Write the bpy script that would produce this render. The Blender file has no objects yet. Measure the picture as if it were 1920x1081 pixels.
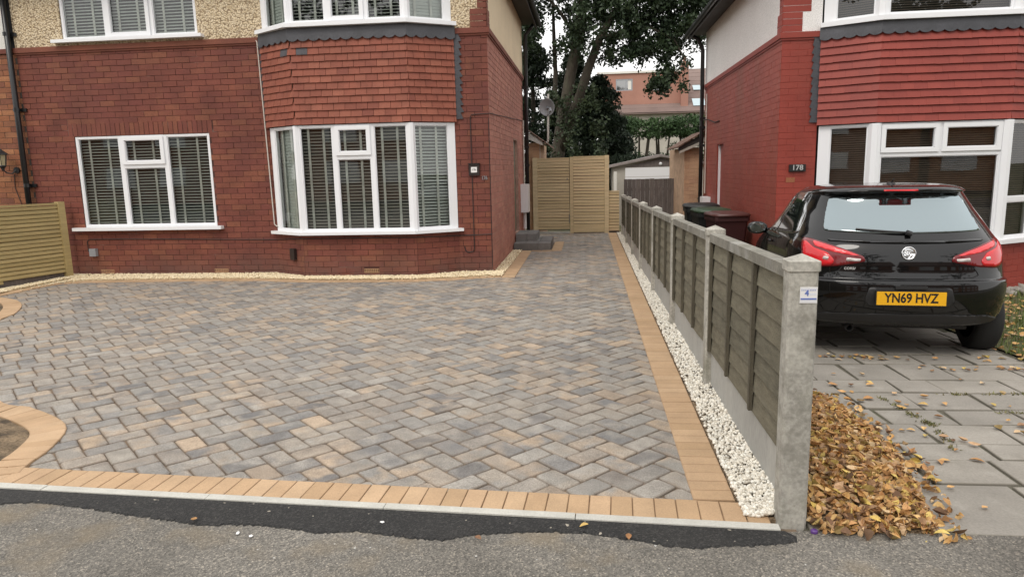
import bpy, bmesh, math, random
import numpy as np
from mathutils import Vector, Matrix

S = bpy.context.scene
COL = S.collection
rnd = random.Random(11)
R = math.radians

# ------------------------------------------------------------------ camera
cam = bpy.data.cameras.new('camera')
cam_o = bpy.data.objects.new('camera', cam)
COL.objects.link(cam_o)
F_PX = 1315.0
cam.sensor_width = 36.0
cam.lens = F_PX / 1920 * 36
cam.clip_start = 0.05
cam.clip_end = 600


def _n(v):
    return v / np.linalg.norm(v)


CAMH = 1.57
_ray = lambda x, y: np.array([(x - 960) / F_PX, -(y - 540.5) / F_PX, -1.0])
_Y = _n(_ray(1100, 312))
_Z = _n(np.cross(_ray(0, 312 + 1100 * .0235), _Y))
if _Z[1] < 0:
    _Z = -_Z
_X = np.cross(_Y, _Z)
CM = np.array([_X, _Y, _Z])
cam_o.matrix_world = Matrix(((CM[0][0], CM[0][1], CM[0][2], 0), (CM[1][0], CM[1][1], CM[1][2], 0),
                             (CM[2][0], CM[2][1], CM[2][2], CAMH), (0, 0, 0, 1)))
S.camera = cam_o


def proj(p):
    """where a point shows (used only to choose which pieces are large enough to be objects of their own)"""
    c = CM.T @ (np.array(p, float) - np.array([0, 0, CAMH]))
    if c[2] > -.05:
        return None
    return 960 + F_PX * c[0] / -c[2], 540.5 - F_PX * c[1] / -c[2], -c[2]


# ------------------------------------------------------------------ light
world = bpy.data.worlds.new('World')
S.world = world
world.use_nodes = True
wn = world.node_tree
wn.nodes.clear()
SUN_EL, SUN_AZ = R(52), R(205)          # azimuth measured clockwise from +Y
sky = wn.nodes.new('ShaderNodeTexSky')
sky.sky_type = 'NISHITA'
sky.sun_disc = False
sky.sun_elevation = SUN_EL
sky.sun_rotation = SUN_AZ
sky.air_density = 1.0
sky.dust_density = 4.0
cloud = wn.nodes.new('ShaderNodeRGB')
cloud.outputs[0].default_value = (11.2, 11.0, 10.75, 1)
mx = wn.nodes.new('ShaderNodeMix')
mx.data_type = 'RGBA'
mx.inputs[0].default_value = .88
bgn = wn.nodes.new('ShaderNodeBackground')
bgn.inputs[1].default_value = .115
won = wn.nodes.new('ShaderNodeOutputWorld')
wn.links.new(sky.outputs[0], mx.inputs[6])
wn.links.new(cloud.outputs[0], mx.inputs[7])
wn.links.new(mx.outputs[2], bgn.inputs[0])
wn.links.new(bgn.outputs[0], won.inputs[0])
sl = bpy.data.lights.new('sun', 'SUN')
sl.energy = 1.0
sl.angle = R(22)
sl.color = (1, .95, .87)
so = bpy.data.objects.new('sun', sl)
COL.objects.link(so)
sd = Vector((math.sin(SUN_AZ) * math.cos(SUN_EL), math.cos(SUN_AZ) * math.cos(SUN_EL), math.sin(SUN_EL)))
so.rotation_euler = sd.to_track_quat('Z', 'Y').to_euler()
so.location = sd * 50
S.view_settings.view_transform = 'Standard'
S.view_settings.look = 'None'
S.view_settings.gamma = 1
S.view_settings.exposure = 0.28
S.view_settings.use_curve_mapping = False

# ------------------------------------------------------------------ materials
MATS = {}


def newmat(name):
    m = bpy.data.materials.new(name)
    m.use_nodes = True
    nt = m.node_tree
    nt.nodes.clear()
    out = nt.nodes.new('ShaderNodeOutputMaterial')
    b = nt.nodes.new('ShaderNodeBsdfPrincipled')
    nt.links.new(b.outputs[0], out.inputs[0])
    MATS[name] = m
    return m, nt, b, out


def N(nt, t, **kw):
    n = nt.nodes.new(t)
    for k, v in kw.items():
        setattr(n, k, v)
    return n


def math_(nt, op, a, b=None, c=None):
    n = N(nt, 'ShaderNodeMath', operation=op)
    for i, v in enumerate((a, b, c)):
        if v is None:
            continue
        if isinstance(v, (int, float)):
            n.inputs[i].default_value = v
        else:
            nt.links.new(v, n.inputs[i])
    return n.outputs[0]


def mixc(nt, fac, a, b, mode='MIX'):
    n = N(nt, 'ShaderNodeMix', data_type='RGBA', blend_type=mode)
    for i, v in ((0, fac), (6, a), (7, b)):
        if isinstance(v, (int, float)):
            n.inputs[i].default_value = v
        elif isinstance(v, tuple):
            n.inputs[i].default_value = (*v, 1) if len(v) == 3 else v
        else:
            nt.links.new(v, n.inputs[i])
    return n.outputs[2]


def ramp(nt, fac, cols, const=False):
    n = N(nt, 'ShaderNodeValToRGB')
    cr = n.color_ramp
    if const:
        cr.interpolation = 'CONSTANT'
    k = len(cols)
    while len(cr.elements) < k:
        cr.elements.new(.5)
    for i, c in enumerate(cols):
        if len(c) == 4:
            pos, c = c[0], c[1:]
        else:
            pos = i / (k if const else max(1, k - 1))
        cr.elements[i].position = pos
        cr.elements[i].color = (*c, 1)
    nt.links.new(fac, n.inputs[0])
    return n.outputs[0]


def noise(nt, vec, scale, detail=3, rough=.55, w=None):
    n = N(nt, 'ShaderNodeTexNoise')
    n.inputs['Scale'].default_value = scale
    n.inputs['Detail'].default_value = detail
    n.inputs['Roughness'].default_value = rough
    nt.links.new(vec, n.inputs['Vector'])
    return n.outputs['Fac']


def remap(nt, v, a, b, c=0., d=1.):
    n = N(nt, 'ShaderNodeMapRange')
    n.inputs[1].default_value, n.inputs[2].default_value = a, b
    n.inputs[3].default_value, n.inputs[4].default_value = c, d
    nt.links.new(v, n.inputs[0])
    return n.outputs[0]


def piece_random(nt):
    a = N(nt, 'ShaderNodeAttribute', attribute_name='rnd')
    o = N(nt, 'ShaderNodeObjectInfo')
    return math_(nt, 'FRACT', math_(nt, 'ADD', a.outputs['Fac'], o.outputs['Random']))


def mat(name, cols, rough=.75, ns=6., namt=.25, fine=60., famt=.2, bump=.3, bscale=80., bdist=.004, stains=(), stretch=None,
        metal=0., spec=.4, edge=None, coat=0., blend=False, splash=None):
    """pieces take their colour from a ramp by a per-piece random number, then world-space noise mottles it"""
    m, nt, b, out = newmat(name)
    geo = N(nt, 'ShaderNodeNewGeometry')
    pos = geo.outputs['Position']
    if stretch:
        mp = N(nt, 'ShaderNodeMapping')
        mp.inputs['Scale'].default_value = stretch
        nt.links.new(pos, mp.inputs[0])
        vec = mp.outputs[0]
    else:
        vec = pos
    r = piece_random(nt)
    if len(cols) == 1:
        c = mixc(nt, 0., (*cols[0],), (*cols[0],))
    else:
        c = ramp(nt, r, cols)
        if blend:
            r2 = math_(nt, 'FRACT', math_(nt, 'MULTIPLY', r, 7.31))
            c2 = ramp(nt, r2, cols)
            c = mixc(nt, remap(nt, noise(nt, vec, 5.5, 2), .42, .62), c, c2)
    nz = noise(nt, vec, ns, 4)
    c = mixc(nt, 1., c, ramp(nt, nz, [(.25, 1 - namt, 1 - namt, 1 - namt), (.75, 1 + namt, 1 + namt, 1 + namt)]), 'MULTIPLY')
    if famt:
        c = mixc(nt, 1., c, ramp(nt, noise(nt, vec, fine, 2, .7), [(.28, 1 - famt, 1 - famt, 1 - famt), (.72, 1 + famt, 1 + famt, 1 + famt)]), 'MULTIPLY')
    for (sc, lo, hi, amt, colr) in stains:
        f = remap(nt, noise(nt, vec, sc, 5, .6), lo, hi, 0, amt)
        c = mixc(nt, f, c, colr)
    if splash is not None:      # splash-back dirt on the lowest courses of a wall
        sx = N(nt, 'ShaderNodeSeparateXYZ')
        nt.links.new(pos, sx.inputs[0])
        f = math_(nt, 'MULTIPLY', remap(nt, sx.outputs[2], .04, splash[0], 1, 0), remap(nt, noise(nt, pos, 5, 4), .3, .6, .3, 1.))
        c = mixc(nt, math_(nt, 'MULTIPLY', f, splash[1]), c, splash[2])
    if edge is not None:
        ea = N(nt, 'ShaderNodeAttribute', attribute_name='edge')
        c = mixc(nt, math_(nt, 'MULTIPLY', ea.outputs['Fac'], edge[0]), c, edge[1])
    nt.links.new(c, b.inputs['Base Color'])
    b.inputs['Roughness'].default_value = rough
    b.inputs['Metallic'].default_value = metal
    b.inputs['Specular IOR Level'].default_value = spec
    b.inputs['Coat Weight'].default_value = coat
    b.inputs['Coat Roughness'].default_value = .04
    if bump:
        bn = N(nt, 'ShaderNodeBump')
        bn.inputs['Strength'].default_value = bump
        bn.inputs['Distance'].default_value = bdist
        nt.links.new(noise(nt, vec, bscale, 4, .65), bn.inputs['Height'])
        nt.links.new(bn.outputs[0], b.inputs['Normal'])
    return m


def flat(name, col, rough=.5, metal=0., spec=.5, coat=0., emit=None):
    m, nt, b, out = newmat(name)
    b.inputs['Base Color'].default_value = (*col, 1)
    b.inputs['Roughness'].default_value = rough
    b.inputs['Metallic'].default_value = metal
    b.inputs['Specular IOR Level'].default_value = spec
    b.inputs['Coat Weight'].default_value = coat
    b.inputs['Coat Roughness'].default_value = .03
    return m


def glassmat(name, tint, lo, hi, rough=.0):
    m, nt, b, out = newmat(name)
    nt.nodes.remove(b)
    tr = N(nt, 'ShaderNodeBsdfTransparent')
    tr.inputs[0].default_value = (*tint, 1)
    gl = N(nt, 'ShaderNodeBsdfGlossy')
    gl.inputs['Roughness'].default_value = rough
    lw = N(nt, 'ShaderNodeLayerWeight')
    lw.inputs[0].default_value = .25
    geo = N(nt, 'ShaderNodeNewGeometry')
    bp = N(nt, 'ShaderNodeBump')
    bp.inputs['Strength'].default_value = .06
    bp.inputs['Distance'].default_value = .02
    nt.links.new(noise(nt, geo.outputs['Position'], 1.7, 1), bp.inputs['Height'])
    nt.links.new(bp.outputs[0], gl.inputs['Normal'])
    ms = N(nt, 'ShaderNodeMixShader')
    nt.links.new(remap(nt, lw.outputs['Fresnel'], 0, 1, lo, hi), ms.inputs[0])
    nt.links.new(tr.outputs[0], ms.inputs[1])
    nt.links.new(gl.outputs[0], ms.inputs[2])
    nt.links.new(ms.outputs[0], out.inputs[0])
    return m


mat('painted_brick', [(.152, .044, .030), (.172, .050, .033), (.19, .058, .036), (.170, .048, .033), (.215, .075, .041), (.18, .054, .035), (.160, .044, .032)],
    .7, ns=2.2, namt=.28, fine=70, famt=.2, bump=.35, bscale=90, bdist=.003,
    stains=((.8, .50, .72, .45, (.115, .036, .033)), (3.1, .60, .74, .5, (.22, .085, .044)), (14., .70, .82, .4, (.32, .21, .17))), splash=(.42, .6, (.115, .075, .062)))
mat('mortar', [(.070, .028, .022)], .9, ns=3, namt=.35, stains=((2.3, .60, .68, .75, (.30, .20, .165)),))
mat('orange_brick', [(.25, .095, .045), (.33, .13, .06), (.20, .075, .045), (.36, .16, .075)], .8, ns=3, namt=.25,
    stains=((2., .6, .8, .4, (.12, .06, .05)),))
mat('dark_mortar', [(.075, .06, .05)], .9)
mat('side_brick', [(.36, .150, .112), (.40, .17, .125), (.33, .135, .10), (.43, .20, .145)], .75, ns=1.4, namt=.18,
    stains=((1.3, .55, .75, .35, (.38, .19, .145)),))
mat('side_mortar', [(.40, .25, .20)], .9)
mat('red_paint_brick', [(.255, .038, .025), (.275, .043, .028), (.262, .040, .026)], .55, ns=1.2, namt=.2, fine=40, famt=.08, bump=.3,
    stains=((.9, .55, .8, .35, (.21, .055, .035)),), spec=.45)
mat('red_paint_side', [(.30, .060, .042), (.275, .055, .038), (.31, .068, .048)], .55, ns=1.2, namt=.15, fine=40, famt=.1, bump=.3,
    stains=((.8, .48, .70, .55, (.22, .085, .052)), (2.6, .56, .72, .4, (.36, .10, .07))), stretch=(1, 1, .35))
mat('red_mortar', [(.225, .036, .024)], .7)
mat('red_tile', [(.26, .043, .03), (.29, .05, .034), (.25, .04, .028)], .5, ns=1.5, namt=.12, famt=.06, bump=.25)
mat('clay_tile', [(.225, .066, .041), (.265, .082, .050), (.245, .073, .045), (.295, .098, .060), (.20, .058, .038)], .7, ns=5, namt=.18, famt=.12,
    bump=.35, stains=((2.5, .6, .8, .35, (.17, .06, .045)),))
mat('slate_tile', [(.075, .072, .08)], .6)
mat('lead', [(.052, .053, .062)], .5, ns=4, namt=.3, bump=.4, bscale=12, bdist=.01, stains=((5, .66, .76, .5, (.3, .3, .31)),), spec=.6)
mat('white_upvc', [(.83, .84, .86)], .28, ns=1, namt=.015, famt=0, bump=0, spec=.5)
mat('white_paint', [(.74, .72, .67)], .6, ns=2, namt=.06)
mat('cream_render', [(.74, .62, .43)], .85, ns=2, namt=.06, fine=9, famt=.03, bump=.5, bscale=60, bdist=.01)
mat('grey_white_render', [(.80, .78, .76)], .85, ns=1.2, namt=.05, bump=.4, bscale=50, bdist=.01)
mat('slat', [(.50, .54, .48), (.54, .57, .52), (.46, .50, .45)], .5, ns=2, namt=.05, famt=0, bump=0)
mat('slat_closed', [(.50, .55, .50), (.54, .58, .54)], .5, ns=2, namt=.05, famt=0, bump=0)
mat('slat_taupe', [(.34, .335, .29), (.37, .36, .32)], .5, ns=2, namt=.05, famt=0, bump=0)
mat('slat_pale', [(.62, .68, .62), (.66, .71, .66)], .5, ns=2, namt=.05, famt=0, bump=0)
mat('tape', [(.60, .63, .57)], .7, famt=0, bump=0)
mat('brown_slat', [(.085, .066, .05), (.10, .078, .058)], .5, famt=0, bump=0)
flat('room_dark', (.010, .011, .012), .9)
glassmat('window_glass', (.93, .95, .94), .075, .95)
mat('paver', [(0.209, 0.199, 0.185), (0.339, 0.293, 0.241), (0.240, 0.229, 0.212), (0.381, 0.294, 0.211), (0.154, 0.149, 0.146), (0.304, 0.274, 0.235), (0.260, 0.247, 0.225),
              (0.410, 0.318, 0.232), (0.209, 0.202, 0.193), (0.346, 0.317, 0.278), (0.174, 0.169, 0.166), (0.290, 0.254, 0.215)], .82, ns=9, namt=.22, fine=150, famt=.42, bump=.6, bscale=140, bdist=.004,
    stains=((.45, .56, .72, .16, (.46, .44, .41)), (2.3, .70, .76, .35, (.55, .53, .52))), edge=(.55, (.165, .125, .092)), blend=True)
mat('joint_sand', [(.145, .108, .076)], .95, ns=8, namt=.4, fine=200, famt=.4, stains=((2.2, .48, .62, .8, (.24, .17, .11)), (3.7, .58, .7, .7, (.075, .06, .045))))
mat('edging', [(.43, .288, .168), (.47, .32, .195), (.44, .295, .175), (.49, .34, .21), (.40, .268, .155)], .8, ns=5, namt=.12, fine=190, famt=.16, bump=.3, bscale=220, bdist=.002,
    stains=((1.6, .62, .8, .3, (.30, .20, .12)), (33, .76, .80, .8, (.08, .07, .06))), edge=(.35, (.24, .155, .09)))
mat('edging_sand', [(.26, .17, .10)], .95, ns=8, namt=.3)
mat('pale_concrete', [(.50, .49, .44), (.47, .46, .42)], .85, ns=6, namt=.12, fine=120, famt=.12, bump=.3, stains=((3, .6, .75, .4, (.36, .34, .3)),))
mat('old_concrete', [(.36, .345, .305), (.39, .37, .325)], .88, ns=5, namt=.28, fine=55, famt=.22, bump=.5, bscale=60, bdist=.004,
    stains=((2.6, .50, .66, .55, (.45, .44, .38)), (11., .50, .64, .6, (.19, .18, .15)), (4.5, .55, .70, .55, (.17, .17, .125))))
mat('gravel_board', [(.36, .355, .33)], .85, ns=4, namt=.15, fine=70, famt=.12, stretch=(1, 1, .25), stains=((4, .58, .74, .45, (.25, .24, .21)),))
mat('fence_wood', [(.135, .122, .086), (.165, .148, .104), (.118, .108, .077), (.18, .165, .118)], .85, ns=7, namt=.28, fine=60, famt=.22, stretch=(1, 1, 5), bump=.6, bscale=30, bdist=.004,
    stains=((2.2, .55, .75, .4, (.21, .20, .155)),))
mat('fence_batten', [(.088, .078, .056), (.105, .093, .066)], .85, ns=7, namt=.25, stretch=(6, 6, 1), bump=.5, bscale=30)
mat('fence_rail', [(.20, .19, .16)], .85, ns=7, namt=.25, stains=((5, .5, .68, .6, (.36, .355, .33)),), bump=.5, bscale=40)
WOODK = dict(ns=4, namt=.14, fine=40, famt=.12, stretch=(.6, .6, 9), bump=.3, bscale=25,
    stains=((6, .64, .72, .55, (.36, .22, .10)), (1.5, .55, .8, .3, (.52, .44, .25))))
mat('pale_new_wood', [(.62, .49, .29), (.68, .55, .34), (.57, .45, .26), (.65, .52, .32), (.66, .51, .31)], .75, **WOODK)
mat('new_wood', [(.42, .325, .150), (.47, .37, .18), (.38, .295, .135), (.44, .345, .165)], .75, ns=4, namt=.14, fine=40, famt=.12, stretch=(.6, .6, 9), bump=.3, bscale=25,
    stains=((6, .64, .72, .55, (.30, .17, .07)), (1.5, .55, .8, .3, (.40, .34, .16))))
mat('old_plank', [(.115, .095, .088), (.15, .125, .115), (.095, .08, .073)], .85, ns=5, namt=.3, stretch=(8, 8, .8), bump=.5, bscale=25)
m_asph, nt, b, out = newmat('asphalt')
g_ = N(nt, 'ShaderNodeNewGeometry').outputs['Position']
c = ramp(nt, noise(nt, g_, 1.3, 5), [(.3, .118, .108, .094), (.7, .205, .19, .168)])
vor = N(nt, 'ShaderNodeTexVoronoi')
vor.inputs['Scale'].default_value = 150
nt.links.new(g_, vor.inputs['Vector'])
c = mixc(nt, 1., c, ramp(nt, vor.outputs['Color'], [(0, .40, .40, .40), (.7, 1.2, 1.2, 1.18), (1, 2.4, 2.3, 2.15)]), 'MULTIPLY')
c = mixc(nt, remap(nt, noise(nt, g_, 31, 1), .765, .78), c, (.5, .49, .46))
c = mixc(nt, remap(nt, noise(nt, g_, 2.4, 4), .54, .70, 0, .6), c, (.22, .175, .115))
nt.links.new(c, b.inputs['Base Color'])
b.inputs['Roughness'].default_value = .85
bn = N(nt, 'ShaderNodeBump')
bn.inputs['Strength'].default_value = .7
bn.inputs['Distance'].default_value = .006
nt.links.new(vor.outputs['Distance'], bn.inputs['Height'])
nt.links.new(bn.outputs[0], b.inputs['Normal'])
m_tar, nt, b, out = newmat('fresh_tarmac')
g_ = N(nt, 'ShaderNodeNewGeometry').outputs['Position']
vor = N(nt, 'ShaderNodeTexVoronoi')
vor.inputs['Scale'].default_value = 130
nt.links.new(g_, vor.inputs['Vector'])
c = ramp(nt, vor.outputs['Color'], [(0, .005, .005, .005), (.6, .017, .0165, .016), (1, .06, .057, .053)])
c = mixc(nt, remap(nt, noise(nt, g_, 27, 1), .745, .77), c, (.42, .38, .31))
c = mixc(nt, remap(nt, noise(nt, g_, 2.0, 3), .5, .8, 0, .3), c, (.045, .041, .037))
nt.links.new(c, b.inputs['Base Color'])
b.inputs['Roughness'].default_value = .75
bn = N(nt, 'ShaderNodeBump')
bn.inputs['Strength'].default_value = .8
bn.inputs['Distance'].default_value = .006
nt.links.new(vor.outputs['Distance'], bn.inputs['Height'])
nt.links.new(bn.outputs[0], b.inputs['Normal'])
mat('white_stone', [(.74, .71, .63), (.80, .78, .71), (.62, .58, .50), (.76, .71, .61), (.46, .42, .35)], .7, ns=30, namt=.1, bump=.2)
mat('cream_stone', [(.78, .66, .44), (.82, .72, .52), (.70, .58, .38), (.80, .70, .5), (.62, .5, .33)], .7, ns=30, namt=.1, bump=.2)
mat('slab', [(.285, .262, .228), (.31, .286, .25), (.25, .231, .203), (.295, .272, .24)], .85, ns=3, namt=.16, fine=90, famt=.14, bump=.4, bscale=70,
    stains=((1.4, .50, .72, .5, (.195, .178, .15)), (6, .60, .74, .45, (.37, .35, .31)), (3.3, .58, .72, .4, (.17, .155, .125))), edge=(.6, (.15, .135, .105)))
mat('slab_joint', [(.105, .097, .072)], .95, ns=6, namt=.4, stains=((3, .55, .7, .7, (.07, .085, .035)),))
mat('soil', [(.22, .16, .10)], .95, ns=6, namt=.45, fine=60, famt=.4, bump=1., bscale=40, bdist=.03, stains=((4, .5, .62, .8, (.045, .035, .026)),))
mat('lawn', [(.08, .085, .035)], .95, ns=3, namt=.4, fine=60, famt=.4, bump=.8, bscale=50, stains=((2, .5, .65, .6, (.17, .12, .07)),))
mat('leaf_brown', [(.44, .23, .095), (.58, .35, .13), (.28, .135, .055), (.64, .43, .18), (.52, .29, .12), (.38, .20, .08), (.64, .48, .14), (.12, .07, .038), (.20, .105, .055), (.50, .32, .18), (.62, .47, .28), (.24, .13, .06)],
    .65, ns=40, namt=.22, fine=150, famt=.15, bump=.3, bscale=90, stains=((60, .66, .8, .5, (.16, .08, .04)),))
mat('grass_blade', [(.09, .14, .03), (.13, .17, .045), (.16, .16, .06)], .7, famt=0, bump=0)
mat('moss', [(.15, .17, .06), (.19, .19, .08), (.22, .18, .09), (.12, .13, .06)], .9, famt=0, bump=0)
mat('tree_leaf', [(.016, .032, .013), (.026, .047, .017), (.036, .058, .023), (.020, .037, .016), (.012, .025, .011)], .6, ns=2, namt=.2, famt=0, bump=0)
mat('conifer_leaf', [(.010, .022, .011), (.016, .032, .014), (.022, .04, .017)], .7, ns=2, namt=.2, famt=0, bump=0)
mat('ivy_leaf', [(.035, .055, .022), (.05, .07, .03), (.025, .042, .018)], .6, ns=2, namt=.2, famt=0, bump=0)
mat('hedge_leaf', [(.05, .095, .03), (.065, .12, .04), (.03, .065, .022)], .7, ns=2, namt=.2, famt=0, bump=0)
mat('bark', [(.080, .066, .050)], .9, ns=5, namt=.35, stretch=(3, 3, .7), bump=.9, bscale=14, bdist=.03, stains=((3, .5, .7, .5, (.10, .105, .065)),))
flat('black_plastic', (.018, .018, .019), .45)
flat('gutter_black', (.014, .014, .015), .3)
flat('soffit', (.030, .024, .020), .6)
mat('roof_tile', [(.13, .075, .055), (.16, .095, .07), (.11, .065, .05)], .85, ns=2, namt=.2)
mat('far_roof', [(.19, .135, .12), (.22, .16, .14)], .85, ns=1, namt=.15)
mat('far_brick', [(.36, .185, .14), (.39, .20, .15), (.33, .17, .13)], .8, ns=1, namt=.12)
mat('beige_brick', [(.52, .32, .20), (.56, .35, .22), (.47, .28, .18), (.54, .32, .19)], .85, ns=2, namt=.15)
mat('beige_mortar', [(.50, .34, .23)], .9)
mat('garage_render', [(.42, .39, .34)], .9, ns=2, namt=.12)
mat('asbestos_roof', [(.27, .235, .22), (.30, .265, .25)], .9, ns=3, namt=.2)
flat('white_enamel', (.82, .82, .83), .3)
flat('door_green', (.13, .14, .09), .5)
flat('cable_dark', (.028, .018, .017), .6)
flat('cable_white', (.6, .56, .5), .5)
flat('steel_grey', (.34, .35, .37), .4, .6)
flat('dish_grey', (.44, .45, .47), .5, .2)
flat('box_grey', (.27, .28, .30), .5)
flat('terracotta_grille', (.40, .24, .13), .8)
flat('grille_dark', (.012, .010, .009), .9)
flat('sign_brown', (.022, .013, .011), .5)
flat('sign_white', (.78, .77, .76), .5)
flat('sign_ink', (.05, .045, .045), .5)
flat('sign_silver', (.55, .55, .54), .35, .3)
flat('lantern_glass', (.42, .36, .22), .2)
flat('sticker_blue', (.13, .19, .48), .5)
flat('sticker_pale', (.62, .66, .78), .5)
flat('purple_cap', (.10, .04, .20), .4)
flat('bin_black', (.016, .017, .017), .45)
flat('bin_green', (.035, .065, .035), .45)
flat('bin_brown', (.040, .012, .012), .5)
flat('bin_brown_lid', (.095, .038, .034), .4)
# car
m_cp, nt, b, out = newmat('black_car_paint')
b.inputs['Base Color'].default_value = (.003, .003, .0034, 1)
b.inputs['Specular IOR Level'].default_value = .08
b.inputs['Roughness'].default_value = .22
b.inputs['Coat Weight'].default_value = 1
b.inputs['Coat Roughness'].default_value = .03
g_ = N(nt, 'ShaderNodeNewGeometry').outputs['Position']
bn = N(nt, 'ShaderNodeBump')
bn.inputs['Strength'].default_value = .03
bn.inputs['Distance'].default_value = .01
nt.links.new(noise(nt, g_, 9, 3), bn.inputs['Height'])
nt.links.new(bn.outputs[0], b.inputs['Normal'])
nt.links.new(ramp(nt, noise(nt, g_, 5, 4), [(.35, .16, .16, .16), (.7, .38, .38, .38)]), b.inputs['Roughness'])
flat('car_plastic', (.016, .016, .017), .5)
m_rg, nt, b, out = newmat('tinted_car_glass')
b.inputs['Base Color'].default_value = (.010, .012, .013, 1)
b.inputs['Roughness'].default_value = .03
b.inputs['Specular IOR Level'].default_value = 1.0
b.inputs['IOR'].default_value = 2.1
b.inputs['Coat Weight'].default_value = 1
m_rg2, nt, b, out = newmat('car_rear_glass')
nt.nodes.remove(b)
d_ = N(nt, 'ShaderNodeBsdfDiffuse')
d_.inputs[0].default_value = (.012, .014, .015, 1)
gl_ = N(nt, 'ShaderNodeBsdfGlossy')
gl_.inputs['Color'].default_value = (.60, .70, .73, 1)
gl_.inputs['Roughness'].default_value = .04
ms_ = N(nt, 'ShaderNodeMixShader')
lw_ = N(nt, 'ShaderNodeLayerWeight')
lw_.inputs[0].default_value = .3
nt.links.new(remap(nt, lw_.outputs['Facing'], 0, 1, .42, .9), ms_.inputs[0])
nt.links.new(d_.outputs[0], ms_.inputs[1])
nt.links.new(gl_.outputs[0], ms_.inputs[2])
nt.links.new(ms_.outputs[0], out.inputs[0])
flat('lamp_red', (.62, .012, .018), .15, coat=.4)
flat('lamp_dark_red', (.16, .004, .007), .12, coat=.4)
flat('lamp_bright_red', (.85, .055, .065), .2, coat=.4)
flat('lamp_clear', (.55, .50, .48), .1, coat=1)
flat('chrome', (.78, .79, .80), .12, 1.)
flat('plate_yellow', (.80, .42, .012), .35)
flat('plate_black', (.012, .012, .012), .4)
flat('tyre_rubber', (.014, .014, .014), .8)
flat('alloy', (.30, .31, .32), .35, .8)
flat('mirror_glass', (.55, .65, .68), .03, 1.)

# ------------------------------------------------------------------ mesh helpers
WM = {}      # world matrix of every object made here


class MB:
    def __init__(s):
        s.v, s.f, s.r, s.e = [], [], [], []

    def add(s, verts, faces, r=None, edges=None):
        o = len(s.v)
        s.v += [tuple(p) for p in verts]
        if r is None:
            r = rnd.random()
        for i, f in enumerate(faces):
            s.f.append(tuple(k + o for k in f))
            s.r.append(r)
            s.e.append(edges[i] if edges else 0.)
        return s

    def box(s, x0, x1, y0, y1, z0, z1, r=None):
        v = [(x, y, z) for z in (z0, z1) for y in (y0, y1) for x in (x0, x1)]
        return s.add(v, [(0, 2, 3, 1), (4, 5, 7, 6), (0, 1, 5, 4), (2, 6, 7, 3), (0, 4, 6, 2), (1, 3, 7, 5)], r)

    def obox(s, F, u0, u1, n0, n1, v0, v1, r=None):
        """box in a wall frame F(u, n, v)"""
        v = [F(a, b, c_) for c_ in (v0, v1) for b in (n0, n1) for a in (u0, u1)]
        return s.add(v, [(0, 2, 3, 1), (4, 5, 7, 6), (0, 1, 5, 4), (2, 6, 7, 3), (0, 4, 6, 2), (1, 3, 7, 5)], r)

    def tube(s, pts, rad, seg=8, cap=True, r=None):
        pts = [Vector(p) for p in pts]
        if not hasattr(rad, '__len__'):
            rad = [rad] * len(pts)
        vs, fs = [], []
        up = None
        for i, p in enumerate(pts):
            d = (pts[min(i + 1, len(pts) - 1)] - pts[max(i - 1, 0)])
            if d.length < 1e-9:
                d = Vector((0, 0, 1))
            d.normalize()
            a = up if up is not None else (Vector((0, 0, 1)) if abs(d.z) < .9 else Vector((1, 0, 0)))
            x = d.cross(a)
            if x.length < 1e-6:
                x = d.orthogonal()
            x.normalize()
            y = x.cross(d).normalized()
            up = y
            for k in range(seg):
                t = 2 * math.pi * k / seg
                vs.append(p + (x * math.cos(t) + y * math.sin(t)) * rad[i])
        for i in range(len(pts) - 1):
            for k in range(seg):
                a, b_ = i * seg + k, i * seg + (k + 1) % seg
                fs.append((a, b_, b_ + seg, a + seg))
        if cap:
            fs.append(tuple(range(seg))[::-1])
            fs.append(tuple(range((len(pts) - 1) * seg, len(pts) * seg)))
        return s.add(vs, fs, r)

    def lathe(s, prof, M=Matrix(), seg=24, r=None):
        vs, fs = [], []
        for (rr, z) in prof:
            for k in range(seg):
                t = 2 * math.pi * k / seg
                vs.append(M @ Vector((rr * math.cos(t), rr * math.sin(t), z)))
        for i in range(len(prof) - 1):
            for k in range(seg):
                a, b_ = i * seg + k, i * seg + (k + 1) % seg
                fs.append((a, b_, b_ + seg, a + seg))
        return s.add(vs, fs, r)

    def mesh(s, name):
        me = bpy.data.meshes.new(name)
        me.from_pydata(s.v, [], s.f)
        at = me.attributes.new('rnd', 'FLOAT', 'FACE')
        at.data.foreach_set('value', s.r)
        if any(s.e):
            ae = me.attributes.new('edge', 'FLOAT', 'FACE')
            ae.data.foreach_set('value', s.e)
        return me

    def build(s, name, m, parent=None, smooth=False, fix=True):
        me = s.mesh(name)
        return link(name, me, m, parent, smooth, fix)


def link(name, me, m, parent=None, smooth=False, fix=False):
    if fix:
        bm = bmesh.new()
        bm.from_mesh(me)
        bmesh.ops.recalc_face_normals(bm, faces=bm.faces)
        bm.to_mesh(me)
        bm.free()
    if smooth:
        me.polygons.foreach_set('use_smooth', [True] * len(me.polygons))
    if not me.materials:
        me.materials.append(MATS[m])
    o = bpy.data.objects.new(name, me)
    COL.objects.link(o)
    WM[o.name] = Matrix()
    if parent is not None:
        par(o, parent)
    return o


def par(o, parent):
    o.parent = parent
    o.matrix_parent_inverse = WM[parent.name].inverted()


def put(name, me, M4, parent=None):
    """another object that shares mesh me, at world matrix M4"""
    o = bpy.data.objects.new(name, me)
    COL.objects.link(o)
    o.matrix_basis = M4
    WM[o.name] = M4.copy()
    if parent is not None:
        par(o, parent)
    return o


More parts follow.
